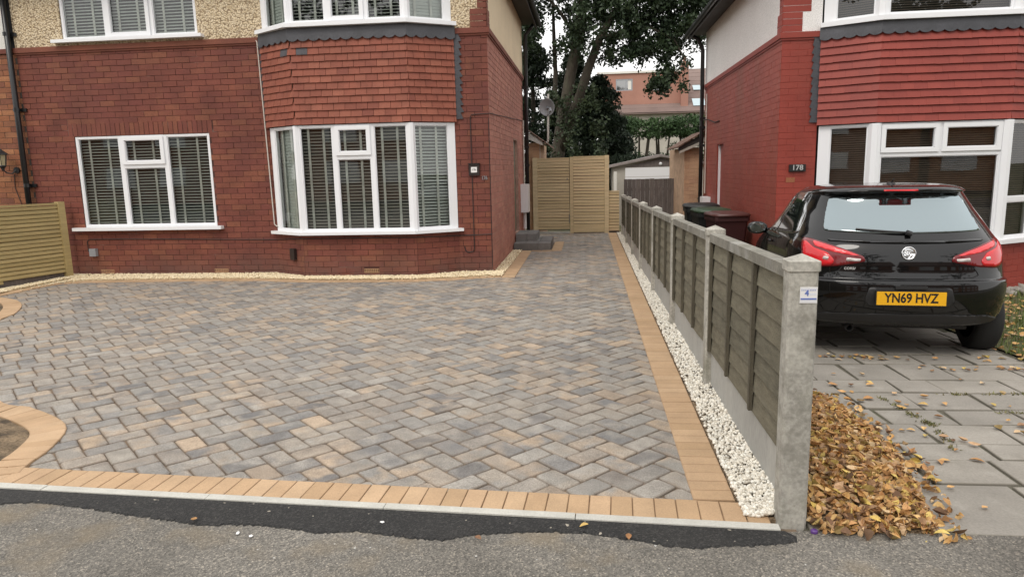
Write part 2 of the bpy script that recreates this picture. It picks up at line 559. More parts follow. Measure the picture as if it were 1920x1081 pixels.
def thing(name, label, cat, loc=(0, 0, 0), group=None):
    o = bpy.data.objects.new(name, None)
    o.empty_display_size = .2
    COL.objects.link(o)
    o.location = loc
    WM[o.name] = Matrix.Translation(loc)
    tag(o, label, cat, group)
    return o


def tag(o, label=None, cat=None, group=None, kind=None):
    if label:
        o['label'] = label
    if cat:
        o['category'] = cat
    if group:
        o['group'] = group
    if kind:
        o['kind'] = kind
    return o


def struct(o):
    o['kind'] = 'structure'
    return o


def stuff(o):
    o['kind'] = 'stuff'
    return o


def text_mesh(s, size, bold=0., depth=.001):
    cu = bpy.data.curves.new('t', 'FONT')
    cu.body = s
    cu.size = size
    cu.offset = bold
    cu.extrude = depth
    cu.align_x = 'CENTER'
    cu.align_y = 'CENTER'
    o = bpy.data.objects.new('t', cu)
    COL.objects.link(o)
    dg = bpy.context.evaluated_depsgraph_get()
    dg.update()
    me = bpy.data.meshes.new_from_object(o.evaluated_get(dg))
    me.materials.clear()
    bpy.data.objects.remove(o)
    return me


def text_on(name, s, size, centre, U, V, Nn, m, parent=None, bold=0., sx=1., depth=.001):
    """flat lettering lying on a surface: U reading direction, V up, Nn towards the reader"""
    me = text_mesh(s, size, bold, depth)
    A = Matrix((Vector(U) * sx, Vector(V), Vector(Nn))).transposed()
    M4 = Matrix.Translation(centre) @ A.to_4x4()
    me.transform(M4)
    return link(name, me, m, parent)


def frame(O, U, Nn):
    O, U, Nn = Vector(O), Vector(U).normalized(), Vector(Nn).normalized()
    return lambda u, n, v: O + U * u + Nn * n + Vector((0, 0, v))


def cuts(a0, a1, holes, i):
    return sorted({a0, a1, *[min(max(h[k], a0), a1) for h in holes for k in (i, i + 1)]})


def wall_sheet(mb, F, L, z0, z1, holes, n=0., reveal=.10):
    us, vs = cuts(0, L, holes, 0), cuts(z0, z1, holes, 2)
    for a, b_ in zip(us, us[1:]):
        for c_, d in zip(vs, vs[1:]):
            mu, mv = (a + b_) / 2, (c_ + d) / 2
            if any(h[0] < mu < h[1] and h[2] < mv < h[3] for h in holes) or b_ - a < 1e-6 or d - c_ < 1e-6:
                continue
            mb.add([F(a, n, c_), F(b_, n, c_), F(b_, n, d), F(a, n, d)], [(0, 1, 2, 3)], 0)
    for (a, b_, c_, d) in holes:
        if reveal:
            q = [F(a, n, c_), F(b_, n, c_), F(b_, n, d), F(a, n, d)]
            p = [F(a, n - reveal, c_), F(b_, n - reveal, c_), F(b_, n - reveal, d), F(a, n - reveal, d)]
            mb.add(q + p, [(0, 1, 5, 4), (1, 2, 6, 5), (2, 3, 7, 6), (3, 0, 4, 7)], 0)


def brick_mesh(mb, F, u0, u1, v0, v1, depth=.012, ins=.003, n=0., r=None, jit=.0015):
    j = lambda: rnd.uniform(-jit, jit)
    n += rnd.uniform(-.0015, .002)
    b_ = [F(u0, n - depth, v0), F(u1, n - depth, v0), F(u1, n - depth, v1), F(u0, n - depth, v1)]
    m_ = [F(u0 + j(), n - ins, v0 + j()), F(u1 + j(), n - ins, v0 + j()), F(u1 + j(), n - ins, v1 + j()), F(u0 + j(), n - ins, v1 + j())]
    t = [F(u0 + ins + j(), n + j() * .5, v0 + ins + j()), F(u1 - ins + j(), n + j() * .5, v0 + ins + j()), F(u1 - ins + j(), n + j() * .5, v1 - ins + j()), F(u0 + ins + j(), n + j() * .5, v1 - ins + j())]
    fs = []
    for o in (0, 4):
        fs += [(o + k, o + (k + 1) % 4, o + 4 + (k + 1) % 4, o + 4 + k) for k in range(4)]
    fs.append((8, 9, 10, 11))
    mb.add(b_ + m_ + t, fs, r)


def courses(L, z0, z1, holes, ch=.086, bl=.235, joint=.0062, phase=0.):
    """running-bond bricks as (u0, u1, v0, v1)"""
    out = []
    k = 0
    z = z0
    while z < z1 - .03:
        zt = min(z + ch, z1)
        zm = (z + zt) / 2
        segs = [(0, L)]
        for h in holes:
            if h[2] < zm < h[3]:
                ns = []
                for a, b_ in segs:
                    if h[0] > a:
                        ns.append((a, min(b_, h[0])))
                    if h[1] < b_:
                        ns.append((max(a, h[1]), b_))
                segs = [q for q in ns if q[1] - q[0] > .02]
        for a, b_ in segs:
            u = math.floor((a - phase) / bl) * bl + phase + (bl / 2 if k % 2 else 0) - bl
            while u < b_:
                e0, e1 = max(u, a), min(u + bl, b_)
                if e1 - e0 > .035:
                    out.append((e0 + joint / 2, e1 - joint / 2, z + joint / 2, zt - joint / 2))
                u += bl
        z += ch
        k += 1
    return out


def px_area(F, q):
    P = [proj(F(q[0], 0, q[2])), proj(F(q[1], 0, q[3]))]
    if None in P:
        return 0
    x, y = (P[0][0] + P[1][0]) / 2, (P[0][1] + P[1][1]) / 2
    if not (-5 < x < 1925 and -5 < y < 1086):
        return 0
    return abs((P[0][0] - P[1][0]) * (P[0][1] - P[1][1]))


gz = lambda y: -.033 * max(0, min(y, 10.5) - 2.95)      # the neighbour's drive falls gently towards the house


# ------------------------------------------------------------------ ground, road, pavement
def kerb_y(x):
    return 2.943 - .0495 * x        # street side of the pale kerb strip


def sheet(name, pts, m, z=None):
    mb = MB()
    mb.add([(p[0], p[1], p[2] if len(p) > 2 else z) for p in pts], [tuple(range(len(pts)))], 0)
    return struct(mb.build(name, m, fix=False))


sheet('ground', [(-250, -250), (250, -250), (250, 250), (-250, 250)], 'lawn', -.45)
sheet('pavement', [(-120, -3.2), (120, -3.2), (120, kerb_y(.9) + .03), (.97, kerb_y(.9) + .03), (.84, kerb_y(.84)), (-20, kerb_y(-20)), (-120, kerb_y(-20))], 'asphalt', 0.)
sheet('road', [(-120, -11), (120, -11), (120, -3.2), (-120, -3.2)], 'fresh_tarmac', -.1)
mb = MB()
mb.box(-120, 120, -3.2, -3.06, -.12, .004)
struct(mb.build('kerb', 'pale_concrete'))
# the dark patching strip, ragged on the street side
edge_pts = [(-20, 3.72), (-4.2, 3.02), (-3.3, 2.975), (-2.879, 2.938), (-2.729, 2.963), (-2.45, 2.93), (-2.158, 2.868), (-1.95, 2.835), (-1.772, 2.797), (-1.6, 2.812), (-1.5, 2.814), (-1.33, 2.792), (-1.18, 2.763),
            (-1.05, 2.786), (-.942, 2.778), (-.78, 2.75), (-.625, 2.735), (-.5, 2.79), (-.379, 2.813), (-.2, 2.838), (-.008, 2.837), (.1, 2.81), (.217, 2.785), (.33, 2.752), (.432, 2.743), (.6, 2.77), (.75, 2.79), (.84, 2.81)]
fine = []
for (a, b_) in zip(edge_pts, edge_pts[1:]):
    k = max(1, int((b_[0] - a[0]) / .011)) if a[0] > -5 else 1
    for i in range(k):
        t = i / k
        fine.append((a[0] + (b_[0] - a[0]) * t, a[1] + (b_[1] - a[1]) * t + rnd.uniform(-.005, .005) + rnd.choice((0, 0, 0, 0, .007, -.006))))
fine.append(edge_pts[-1])
mb = MB()
vs, fs = [], []
for i, (x, y) in enumerate(fine):
    vs += [(x, y, .001), (x, y + .006, .006), (x, kerb_y(x) + .002, .006)]
    if i:
        o = 3 * i
        fs += [(o - 3, o, o + 1, o - 2), (o - 2, o + 1, o + 2, o - 1)]
mb.add(vs, fs, 0)
mb.add([(fine[-1][0] + .03, fine[-1][1] + .01, .0), (fine[-1][0] + .04, kerb_y(.84) - .03, 0), vs[-2], vs[-1]], [(0, 1, 3, 2)], 0)
struct(mb.build('tarmac_strip', 'fresh_tarmac'))

# pale pin kerb along the front of the drive, laid in lengths
pk = bpy.data.objects.new('pin_kerb', None)
COL.objects.link(pk)
WM[pk.name] = Matrix()
struct(pk)
xs = [-8.2, -7.3, -6.4, -5.5, -4.6, -3.7, -2.78, -1.87, -.96, -.06, .825]
for a, b_ in zip(xs, xs[1:]):
    mb = MB()
    F = frame((a + .002, kerb_y(a), 0), (b_ - a, kerb_y(b_) - kerb_y(a), 0), (-.0495, -1, 0))
    L = math.hypot(b_ - a, kerb_y(b_) - kerb_y(a)) - .004
    mb.obox(F, 0, L, -.052, 0, -.1, .012 + rnd.uniform(-.001, .001))
    mb.build('kerb_stone', 'pale_concrete', pk)

# ------------------------------------------------------------------ block paving
drive = sheet('driveway', [(-8.4, 3.35), (.9, 2.9), (.9, 17.2), (-1.4, 17.2), (-1.4, 10.6), (-8.6, 10.6)], 'joint_sand', -.010)
WM[drive.name] = Matrix()
BED = [(-3.02, 3.20), (-3.10, 3.38), (-3.155, 3.625), (-3.29, 3.915), (-3.50, 4.105), (-3.86, 4.30), (-4.22, 4.44), (-5.15, 5.25), (-6.05, 6.35), (-6.62, 7.12), (-6.77, 7.515), (-7.11, 8.01), (-7.51, 8.38), (-7.95, 8.60)]


def smooth_line(p, n=6):
    out = []
    P = [Vector((*q, 0)) for q in p]
    for i in range(len(P) - 1):
        a, b_, c_, d = P[max(i - 1, 0)], P[i], P[i + 1], P[min(i + 2, len(P) - 1)]
        for k in range(n):
            t = k / n
            out.append(.5 * ((2 * b_) + (c_ - a) * t + (2 * a - 5 * b_ + 4 * c_ - d) * t * t + (3 * b_ - a - 3 * c_ + d) * t ** 3))
    out.append(P[-1])
    return [(v.x, v.y) for v in out]


BEDS = smooth_line(BED)
FRONT = [(-8.02, 8.62), (-7.98, 9.3), (-7.86, 9.72), (-7.2, 9.83), (-6, 9.87), (-5.2, 9.88), (-4.75, 9.85), (-4.3, 9.75), (-3.9, 9.71), (-3.2, 9.70), (-2.6, 9.71), (-2.1, 9.78), (-1.7, 9.92), (-1.4, 10.02), (-1.05, 10.05)]
FRONTS = smooth_line(FRONT)


def in_poly(x, y, poly):
    c_ = False
    j = len(poly) - 1
    for i in range(len(poly)):
        if (poly[i][1] > y) != (poly[j][1] > y) and x < (poly[j][0] - poly[i][0]) * (y - poly[i][1]) / (poly[j][1] - poly[i][1]) + poly[i][0]:
            c_ = not c_
        j = i
    return c_


AREA = [(.50, kerb_y(.5) + .25)] + [(-3.05, kerb_y(-3.05) + .25)] + BEDS[4:] + FRONTS + [(-1.05, 13.3), (-.48, 13.3), (-.48, 14.9), (-1.2, 14.9), (-1.2, 16.95), (.50, 16.95)]


def dist_seg(p, a, b_):
    ax, ay, bx, by = *a, *b_
    t = max(0, min(1, ((p[0] - ax) * (bx - ax) + (p[1] - ay) * (by - ay)) / ((bx - ax) ** 2 + (by - ay) ** 2 + 1e-12)))
    return math.hypot(p[0] - ax - t * (bx - ax), p[1] - ay - t * (by - ay))


def clip_half(poly, a, b_, c_):
    """keep a*x + b*y <= c"""
    out = []
    for i in range(len(poly)):
        p, q = poly[i], poly[(i + 1) % len(poly)]
        dp, dq = a * p[0] + b_ * p[1] - c_, a * q[0] + b_ * q[1] - c_
        if dp <= 0:
            out.append(p)
        if (dp < 0 < dq) or (dq < 0 < dp):
            t = dp / (dp - dq)
            out.append((p[0] + (q[0] - p[0]) * t, p[1] + (q[1] - p[1]) * t))
    return out


def paver_block(mb, poly, z, bev=.006, jit=.003, r=None, tilt=(0, 0)):
    """a tumbled block: chipped outline, rounded shoulder"""
    n = len(poly)
    cx_ = sum(p[0] for p in poly) / n
    cy_ = sum(p[1] for p in poly) / n
    rings = []
    base = [(p[0] + rnd.uniform(-jit, jit), p[1] + rnd.uniform(-jit, jit)) for p in poly]
    for (ins, dz) in ((0, -.03), (0.0, -bev * 1.1), (bev * .45, -bev * .35), (bev * 1.5, 0)):
        ring = []
        for p in base:
            d = math.hypot(p[0] - cx_, p[1] - cy_) or 1
            k = max(0., 1 - ins * 1.35 / d)
            x, y = cx_ + (p[0] - cx_) * k, cy_ + (p[1] - cy_) * k
            ring.append((x, y, z + dz + (x - cx_) * tilt[0] + (y - cy_) * tilt[1]))
        rings.append(ring)
    vs = [p for ring in rings for p in ring]
    fs, es = [], []
    for q in range(3):
        for k in range(n):
            a, b_ = q * n + k, q * n + (k + 1) % n
            fs.append((a, b_, b_ + n, a + n))
            es.append((1., .95, .55)[q])
    fs.append(tuple(range(3 * n, 4 * n)))
    es.append(0.)
    mb.add(vs, fs, r, es)


PL, PW, PJ = .222, .137, .006
ang = R(45.5)
ca, sa = math.cos(ang), math.sin(ang)
OX, OY = -.656, 3.345
variants = []


def rect_outline(l, w, c_=.014):
    return [(-l / 2 + c_, -w / 2), (0, -w / 2 - .001), (l / 2 - c_, -w / 2), (l / 2, -w / 2 + c_), (l / 2, w / 2 - c_), (l / 2 - c_, w / 2), (0, w / 2 + .001), (-l / 2 + c_, w / 2), (-l / 2, w / 2 - c_), (-l / 2, -w / 2 + c_)]


pav = []
for i in range(-90, 130):
    for j in range(-60, 60):
        ox, oy = i * PW + j * PL, i * PW - j * PL
        for kind in (0, 1):
            if kind == 0:
                lx, ly, rot = ox + PL / 2, oy + PW / 2, 0
            else:
                lx, ly, rot = ox + PW / 2, oy + PW + PL / 2, math.pi / 2
            x, y = OX + lx * ca - ly * sa, OY + lx * sa + ly * ca
            if not (-8.3 < x < .75 and 3.0 < y < 17.1):
                continue
            inside = in_poly(x, y, AREA)
            if not inside:
                dmin = min(dist_seg((x, y), AREA[k], AREA[(k + 1) % len(AREA)]) for k in range(len(AREA)))
                if dmin > .105:
                    continue
            pav.append((x, y, ang + rot))
pav2 = []
for (x, y, a) in pav:
    P = proj((x, y, 0))
    ar = 0
    if P and -15 < P[0] < 1935 and -15 < P[1] < 1096:
        e1 = proj((x + .11 * math.cos(a), y + .11 * math.sin(a), 0))
        e2 = proj((x - .068 * math.sin(a), y + .068 * math.cos(a), 0))
        ar = abs((e1[0] - P[0]) * (e2[1] - P[1]) - (e1[1] - P[1]) * (e2[0] - P[0]))
    pav2.append((ar, x, y, a))
pav2.sort(reverse=True)
for k in range(10):
    mb = MB()
    paver_block(mb, rect_outline(PL - PJ, PW - PJ, rnd.uniform(.008, .018)), 0., bev=.006, jit=.0032, r=0.)
    me = mb.mesh('paver')
    me.materials.append(MATS['paver'])
    variants.append(me)
rest = MB()
n_ind = 0
for (ar, x, y, a) in pav2:
    z = rnd.uniform(-.003, .003)
    a2 = a + rnd.uniform(-.012, .012)
    c2, s2 = math.cos(a2), math.sin(a2)
    hl = .13
    cutr = y + .0495 * x - (2.943 + .16) < hl or x > .58 - hl
    if n_ind < 296 and ar > 0 and not cutr:
        put('paver', variants[n_ind % 10], Matrix.Translation((x, y, z)) @ Matrix.Rotation(a2, 4, 'Z') @ Matrix.Rotation(rnd.uniform(-.012, .012), 4, 'X'), drive)
        n_ind += 1
        continue
    poly = [(x + p[0] * c2 - p[1] * s2, y + p[0] * s2 + p[1] * c2) for p in rect_outline(PL - PJ, PW - PJ, rnd.uniform(.008, .018))]
    if cutr:
        poly = clip_half(poly, -.0495, -1, -(2.943 + .145))
        if len(poly) >= 3:
            poly = clip_half(poly, 1, 0, .60)
        if len(poly) < 3:
            continue
    paver_block(rest, poly, z, jit=.0032, tilt=(rnd.uniform(-.012, .012), rnd.uniform(-.012, .012)))
stuff(rest.build('paving', 'paver', drive))
# white slivers of cut block along the front edge are left to the clipped blocks themselves


# edging blocks: soldier courses 200 x 100
edge_meshes = []
for k in range(5):
    mb = MB()
    paver_block(mb, [(-.0485, -.0975), (.0485, -.0975), (.0485, .0975), (-.0485, .0975)], 0., bev=.004, jit=.0012, r=0)
    me = mb.mesh('edging_block')
    me.materials.append(MATS['edging'])
    edge_meshes.append(me)


def edging(name, line, z=.008, step=.1, side=1, width=.2):
    """blocks stand across the line; the line is the edge next to the grey paving, side = +1: the course lies to the left of travel"""
    root = bpy.data.objects.new(name, None)
    COL.objects.link(root)
    WM[root.name] = Matrix()
    struct(root)
    mb = MB()
    # bedding under the blocks
    d_acc = 0.
    i = 0
    pts = [Vector((p[0], p[1], 0)) for p in line]
    seg = [(pts[k + 1] - pts[k]).length for k in range(len(pts) - 1)]
    tot = sum(seg)
    n = max(1, round(tot / step))
    st = tot / n
    for q in range(n):
        s_ = (q + .5) * st
        k, a = 0, s_
        while k < len(seg) - 1 and a > seg[k]:
            a -= seg[k]
            k += 1
        d = (pts[k + 1] - pts[k]).normalized()
        p = pts[k] + d * a
        nrm = Vector((-d.y, d.x, 0)) * side
        c_ = p + nrm * (width / 2)
        an = math.atan2(d.y, d.x)
        put('edging_block', edge_meshes[rnd.randrange(5)], Matrix.Translation((c_.x, c_.y, z + rnd.uniform(-.0012, .0012))) @ Matrix.Rotation(an + rnd.uniform(-.008, .008), 4, 'Z') @ Matrix.Diagonal((st / .1 * .995, width / .2, 1, 1)), root)
    vs, fs = [], []
    for k, p in enumerate(pts):
        d = (pts[min(k + 1, len(pts) - 1)] - pts[max(k - 1, 0)]).normalized()
        nrm = Vector((-d.y, d.x, 0)) * side
        vs += [p + nrm * .004 + Vector((0, 0, z - .008)), p + nrm * (width - .004) + Vector((0, 0, z - .008))]
        if k:
            fs.append((2 * k - 2, 2 * k, 2 * k + 1, 2 * k - 1))
    mb.add(vs, fs, 0)
    mb.build('bedding_sand', 'edging_sand', root, fix=False)
    return root


inner = lambda x: kerb_y(x) + .253
edging('front_edging', [(-8.0, inner(-8.0)), (.81, inner(.81))], side=-1)
edging('side_edging', [(.492, inner(.49) + .004), (.492, 16.8)], side=-1)
edging('wall_edging', FRONTS, side=1)
edging('wall_edging', [(-1.05, 10.06), (-1.05, 13.28)], side=1)
edging('wall_edging', [(-1.25, 13.28), (-.48, 13.28)], side=1, width=.1, step=.2)
edging('wall_edging', [(-.48, 13.385), (-.48, 14.9)], side=1)
edging('bed_edging', BEDS[3:], side=1, z=.011)

# soil bed on the left, slightly mounded
mb = MB()
soil_edge = [p for p in BEDS[2:]]
vs, fs = [], []
n = len(soil_edge)
for k, p in enumerate(soil_edge):
    a, b_ = soil_edge[max(k - 1, 0)], soil_edge[min(k + 1, n - 1)]
    d = Vector((b_[0] - a[0], b_[1] - a[1], 0)).normalized()
    nr = Vector((-d.y, d.x, 0))
    for (o, z) in ((.19, .0), (.26, .012), (.45, .035), (.9, .05), (3.5, .05)):
        q = Vector((p[0], p[1], 0)) + nr * o
        vs.append((q.x, max(q.y, inner(q.x)) if o > .3 else q.y, z + rnd.uniform(-.006, .006)))
    if k:
        for m_ in range(4):
            o = 5 * k + m_
            fs.append((o - 5, o, o + 1, o - 4))
mb.add(vs, fs, 0)
struct(mb.build('soil_bed', 'soil', fix=False))

# ------------------------------------------------------------------ gravel
ICO = None


def ico():
    global ICO
    if ICO is None:
        bm = bmesh.new()
        bmesh.ops.create_icosphere(bm, subdivisions=1, radius=1)
        ICO = (np.array([v.co[:] for v in bm.verts]), [tuple(v.index for v in f.verts) for f in bm.faces])
        bm.free()
    return ICO


def np_mesh(name, V, Fc, r, m, parent=None):
    me = bpy.data.meshes.new(name)
    k = Fc.shape[1]
    me.vertices.add(len(V))
    me.vertices.foreach_set('co', V.astype(np.float32).ravel())
    me.loops.add(Fc.size)
    me.loops.foreach_set('vertex_index', Fc.astype(np.int32).ravel())
    me.polygons.add(len(Fc))
    me.polygons.foreach_set('loop_start', np.arange(0, Fc.size, k, dtype=np.int32))
    me.update(calc_edges=True)
    at = me.attributes.new('rnd', 'FLOAT', 'FACE')
    at.data.foreach_set('value', np.asarray(r, np.float32))
    return link(name, me, m, parent)


nrg = np.random.default_rng(5)


def stones(name, pts, smin, smax, m):
    v0, f0 = ico()
    f0 = np.array(f0)
    n = len(pts)
    sz = nrg.uniform(smin, smax, (n, 1, 1)) * nrg.uniform(.65, 1.25, (n, 1, 3))
    sz[:, :, 2] *= .8
    V = v0[None] * (1 + nrg.uniform(-.22, .22, (n, len(v0), 1))) * sz
    an = nrg.uniform(0, 6.28, n)
    c_, s_ = np.cos(an)[:, None], np.sin(an)[:, None]
    tl = nrg.uniform(-.6, .6, n)[:, None]
    x, y, z = V[..., 0], V[..., 1], V[..., 2]
    y, z = y * np.cos(tl) - z * np.sin(tl), y * np.sin(tl) + z * np.cos(tl)
    V = np.stack([x * c_ - y * s_, x * s_ + y * c_, z], -1) + np.asarray(pts)[:, None, :]
    Fc = f0[None] + (np.arange(n) * len(v0))[:, None, None]
    return stuff(np_mesh(name, V.reshape(-1, 3), Fc.reshape(-1, 3), np.repeat(nrg.random(n), len(f0)), m))


fx = lambda y: .835 if y < 3 else (.835 - (y - 3) * .0083 if y < 11 else .769)     # drive-side face of the fence line
pts = []
for _ in range(9500):
    y = 3.02 + (16.7 - 3.02) * (rnd.random() ** 1.5)
    x = rnd.uniform(.70, fx(y) + .05)
    h = .012 + .012 * rnd.random() + (.014 * max(0, (x - .74) / .1))
    pts.append((x, y, h))
sb = MB()
sb.box(.693, .90, 3.0, 16.8, -.02, .006)
struct(sb.build('gravel_bed', 'soil'))
o = stones('white_gravel', pts, .0075, .0125, 'white_stone')
tag(o, 'white decorative gravel strip along the foot of the concrete post fence', 'gravel')
pts = []


def bay_y(x):
    for (a, b_) in (((-8.5, 10.49), (-4.86, 10.49)), ((-4.86, 10.49), (-4.25, 10.12)), ((-4.25, 10.12), (-2.5, 10.12)), ((-2.5, 10.12), (-1.88, 10.49)), ((-1.88, 10.49), (-1.2, 10.49))):
        if a[0] <= x <= b_[0]:
            return a[1] + (b_[1] - a[1]) * (x - a[0]) / (b_[0] - a[0])
    return 10.49


def front_y(x):
    for a, b_ in zip(FRONTS, FRONTS[1:]):
        if a[0] <= x <= b_[0]:
            return a[1] + (b_[1] - a[1]) * (x - a[0]) / (b_[0] - a[0] + 1e-9)
    return 10.05


for _ in range(9000):
    x = rnd.uniform(-8.3, -1.25)
    lo, hi = front_y(x) + .19, bay_y(x) - .01
    if hi > lo:
        y = rnd.uniform(lo, hi)
        pts.append((x, y, .016 + .014 * rnd.random() + .012 * (y - lo) / max(.05, hi - lo)))
for _ in range(1500):
    pts.append((rnd.uniform(-1.41, -1.245), rnd.uniform(10.1, 13.3), .016 + .02 * rnd.random()))
for _ in range(1500):
    t = rnd.random()
    pts.append((-8.16 - .10 * t + rnd.uniform(-.14, .02) + (.06 if t > .7 else 0), 10.2 - 1.7 * t, .016 + .02 * rnd.random()))
mb = MB()
mb.add([(-8.6, 8.5, .004), (-8.15, 8.5, .004), (-8.05, 9.8, .004), (-5, 10.06, .004), (-4.3, 9.93, .004), (-2.2, 9.93, .004), (-1.25, 10.22, .004), (-1.25, 13.3, .004), (-1.45, 13.3, .004), (-1.45, 10.6, .004), (-8.6, 10.6, .004)],
       [tuple(range(11))], 0)
struct(mb.build('gravel_bed', 'cream_stone', fix=False))
o = stones('cream_gravel', pts, .009, .015, 'cream_stone')
tag(o, 'cream gravel band along the foot of the brick house wall', 'gravel')

# ------------------------------------------------------------------ concrete post and lap panel fence
fence = thing('panel_fence', 'weathered wooden lap panel fence between concrete posts, dividing the two driveways', 'fence', (.9, 2.95, 0))
PY = [2.95, 4.90, 6.83, 8.70, 10.58, 12.42, 14.25, 16.1]
ptop = lambda y: 1.15 - (y - 3) * .0195
for k, y in enumerate(PY):
    x0 = fx(y) - (.008 if k == 0 else -.003)
    h = ptop(y) + (0.0 if k else .004)
    w = .117 if k == 0 else .112
    mb = MB()
    ch = .010
    vs, fs = [], []
    prof = [(0, ch), (ch, 0), (w - ch, 0), (w, ch), (w, .1 - ch), (w - ch, .1), (ch, .1), (0, .1 - ch)]
    lv = [(-.05, 0.), (h - .035, 0.), (h - .028, -.006), (h + .012, -.006)]
    for (z, e) in lv:
        for (px, py) in prof:
            cx_, cy_ = w / 2, .05
            s_ = 1 - e / .05
            vs.append((x0 + cx_ + (px - cx_) * s_, y + cy_ + (py - cy_) * s_, z))
    for q in range(len(lv) - 1):
        for i in range(8):
            a, b_ = q * 8 + i, q * 8 + (i + 1) % 8
            fs.append((a, b_, b_ + 8, a + 8))
    vs.append((x0 + w / 2, y + .05, h + .040))
    t = len(vs) - 1
    q = (len(lv) - 1) * 8
    for i in range(8):
        fs.append((q + i, q + (i + 1) % 8, t))
    mb.add(vs, fs)
    mb.build('post', 'old_concrete', fence)
    if k == len(PY) - 1:
        break
    # bay between two posts
    y0, y1 = y + .1, PY[k + 1]
    xa, xb = fx(y0) + .045, fx(y1) + .045
    F = frame((xa, y0, 0), (xb - xa, y1 - y0, 0), (-1, 0, 0))
    L = y1 - y0
    gb = .275
    mb = MB()
    mb.obox(F, -.01, L + .01, -.05, 0, -.04, gb)
    mb.build('gravel_board', 'gravel_board', fence)
    t0, t1 = ptop(y0) - .015, ptop(y1) - .015
    fp = MB()                                # panel frame: top rail and capping
    fp.add([F(0, .030, t0 - .055), F(L, .030, t1 - .055), F(L, .030, t1), F(0, .030, t0), F(0, -.045, t0 - .055), F(L, -.045, t1 - .055), F(L, -.045, t1), F(0, -.045, t0)],
           [(0, 1, 2, 3), (4, 7, 6, 5), (3, 2, 6, 7), (0, 4, 5, 1), (0, 3, 7, 4), (1, 5, 6, 2)])
    panel = fp.build('fence_panel', 'fence_rail', fence)
    nb = 7
    bh = (t0 - .055 - gb) / nb
    for i in range(nb):
        z = gb + i * bh
        sl_ = (t1 - t0) * (i + 1) / nb
        sl0 = (t1 - t0) * i / nb
        b2 = MB()
        seg = 8
        vs, fs = [], []
        for q in range(seg + 1):
            u = L * q / seg
            w1 = rnd.uniform(-.006, .006)
            zb, zt = z - .006 + w1 + sl0 * q / seg, z + bh + .012 + sl_ * q / seg
            if i == nb - 1:
                zt = t0 - .056 + (t1 - t0) * q / seg
            vs += [F(u, .010, zb), F(u, -.002, zt), F(u, -.006, zb), F(u, -.012, zt)]
            if q:
                o = 4 * q
                fs += [(o - 4, o, o + 1, o - 3), (o - 2, o - 1, o + 3, o + 2), (o - 4, o - 2, o + 2, o), (o - 3, o + 1, o + 3, o - 1)]
        b2.add(vs, fs)
        b2.build('board', 'fence_wood', panel)
    for u in (.018, L * .34, L * .67, L - .018):
        b2 = MB()
        zt = t0 - .056 + (t1 - t0) * u / L
        b2.obox(F, u - .017, u + .017, .011, .030, gb + .002, zt)
        b2.build('batten', 'fence_batten', panel)
# notice sign stuck on the front post
x0 = fx(2.95) - .008
sg = thing('notice_sign', 'small white notice with blue print stuck on the front concrete fence post', 'sign', (x0 + .077, 2.948, 1.03))
mb = MB()
mb.box(x0 + .043, x0 + .112, 2.9465, 2.949, .995, 1.062)
mb.build('plate', 'sign_white', sg)
text_on('lettering', '4', .034, (x0 + .070, 2.9455, 1.036), (1, 0, 0), (0, 0, 1), (0, -1, 0), 'sticker_blue', sg, .0008, depth=.0004)
mb = MB()
mb.box(x0 + .046, x0 + .109, 2.9455, 2.9464, 1.009, 1.016)
for q in range(9):
    a = x0 + .048 + q * .0066
    mb.box(a, a + rnd.uniform(.003, .0055), 2.9457, 2.9464, 1.047, 1.050)
mb.build('printed_band', 'sticker_blue', sg)
mb = MB()
for zz in (1.001, 1.054):
    for q in range(11):
        a = x0 + .047 + q * .0056
        mb.box(a, a + rnd.uniform(.002, .0048), 2.9457, 2.9464, zz, zz + .0028)
for q in range(4):
    a = x0 + .082 + q * .0066
    mb.box(a, a + .005, 2.9457, 2.9464, 1.030, 1.034)
mb.build('small_print', 'sticker_pale', sg)

# ------------------------------------------------------------------ windows


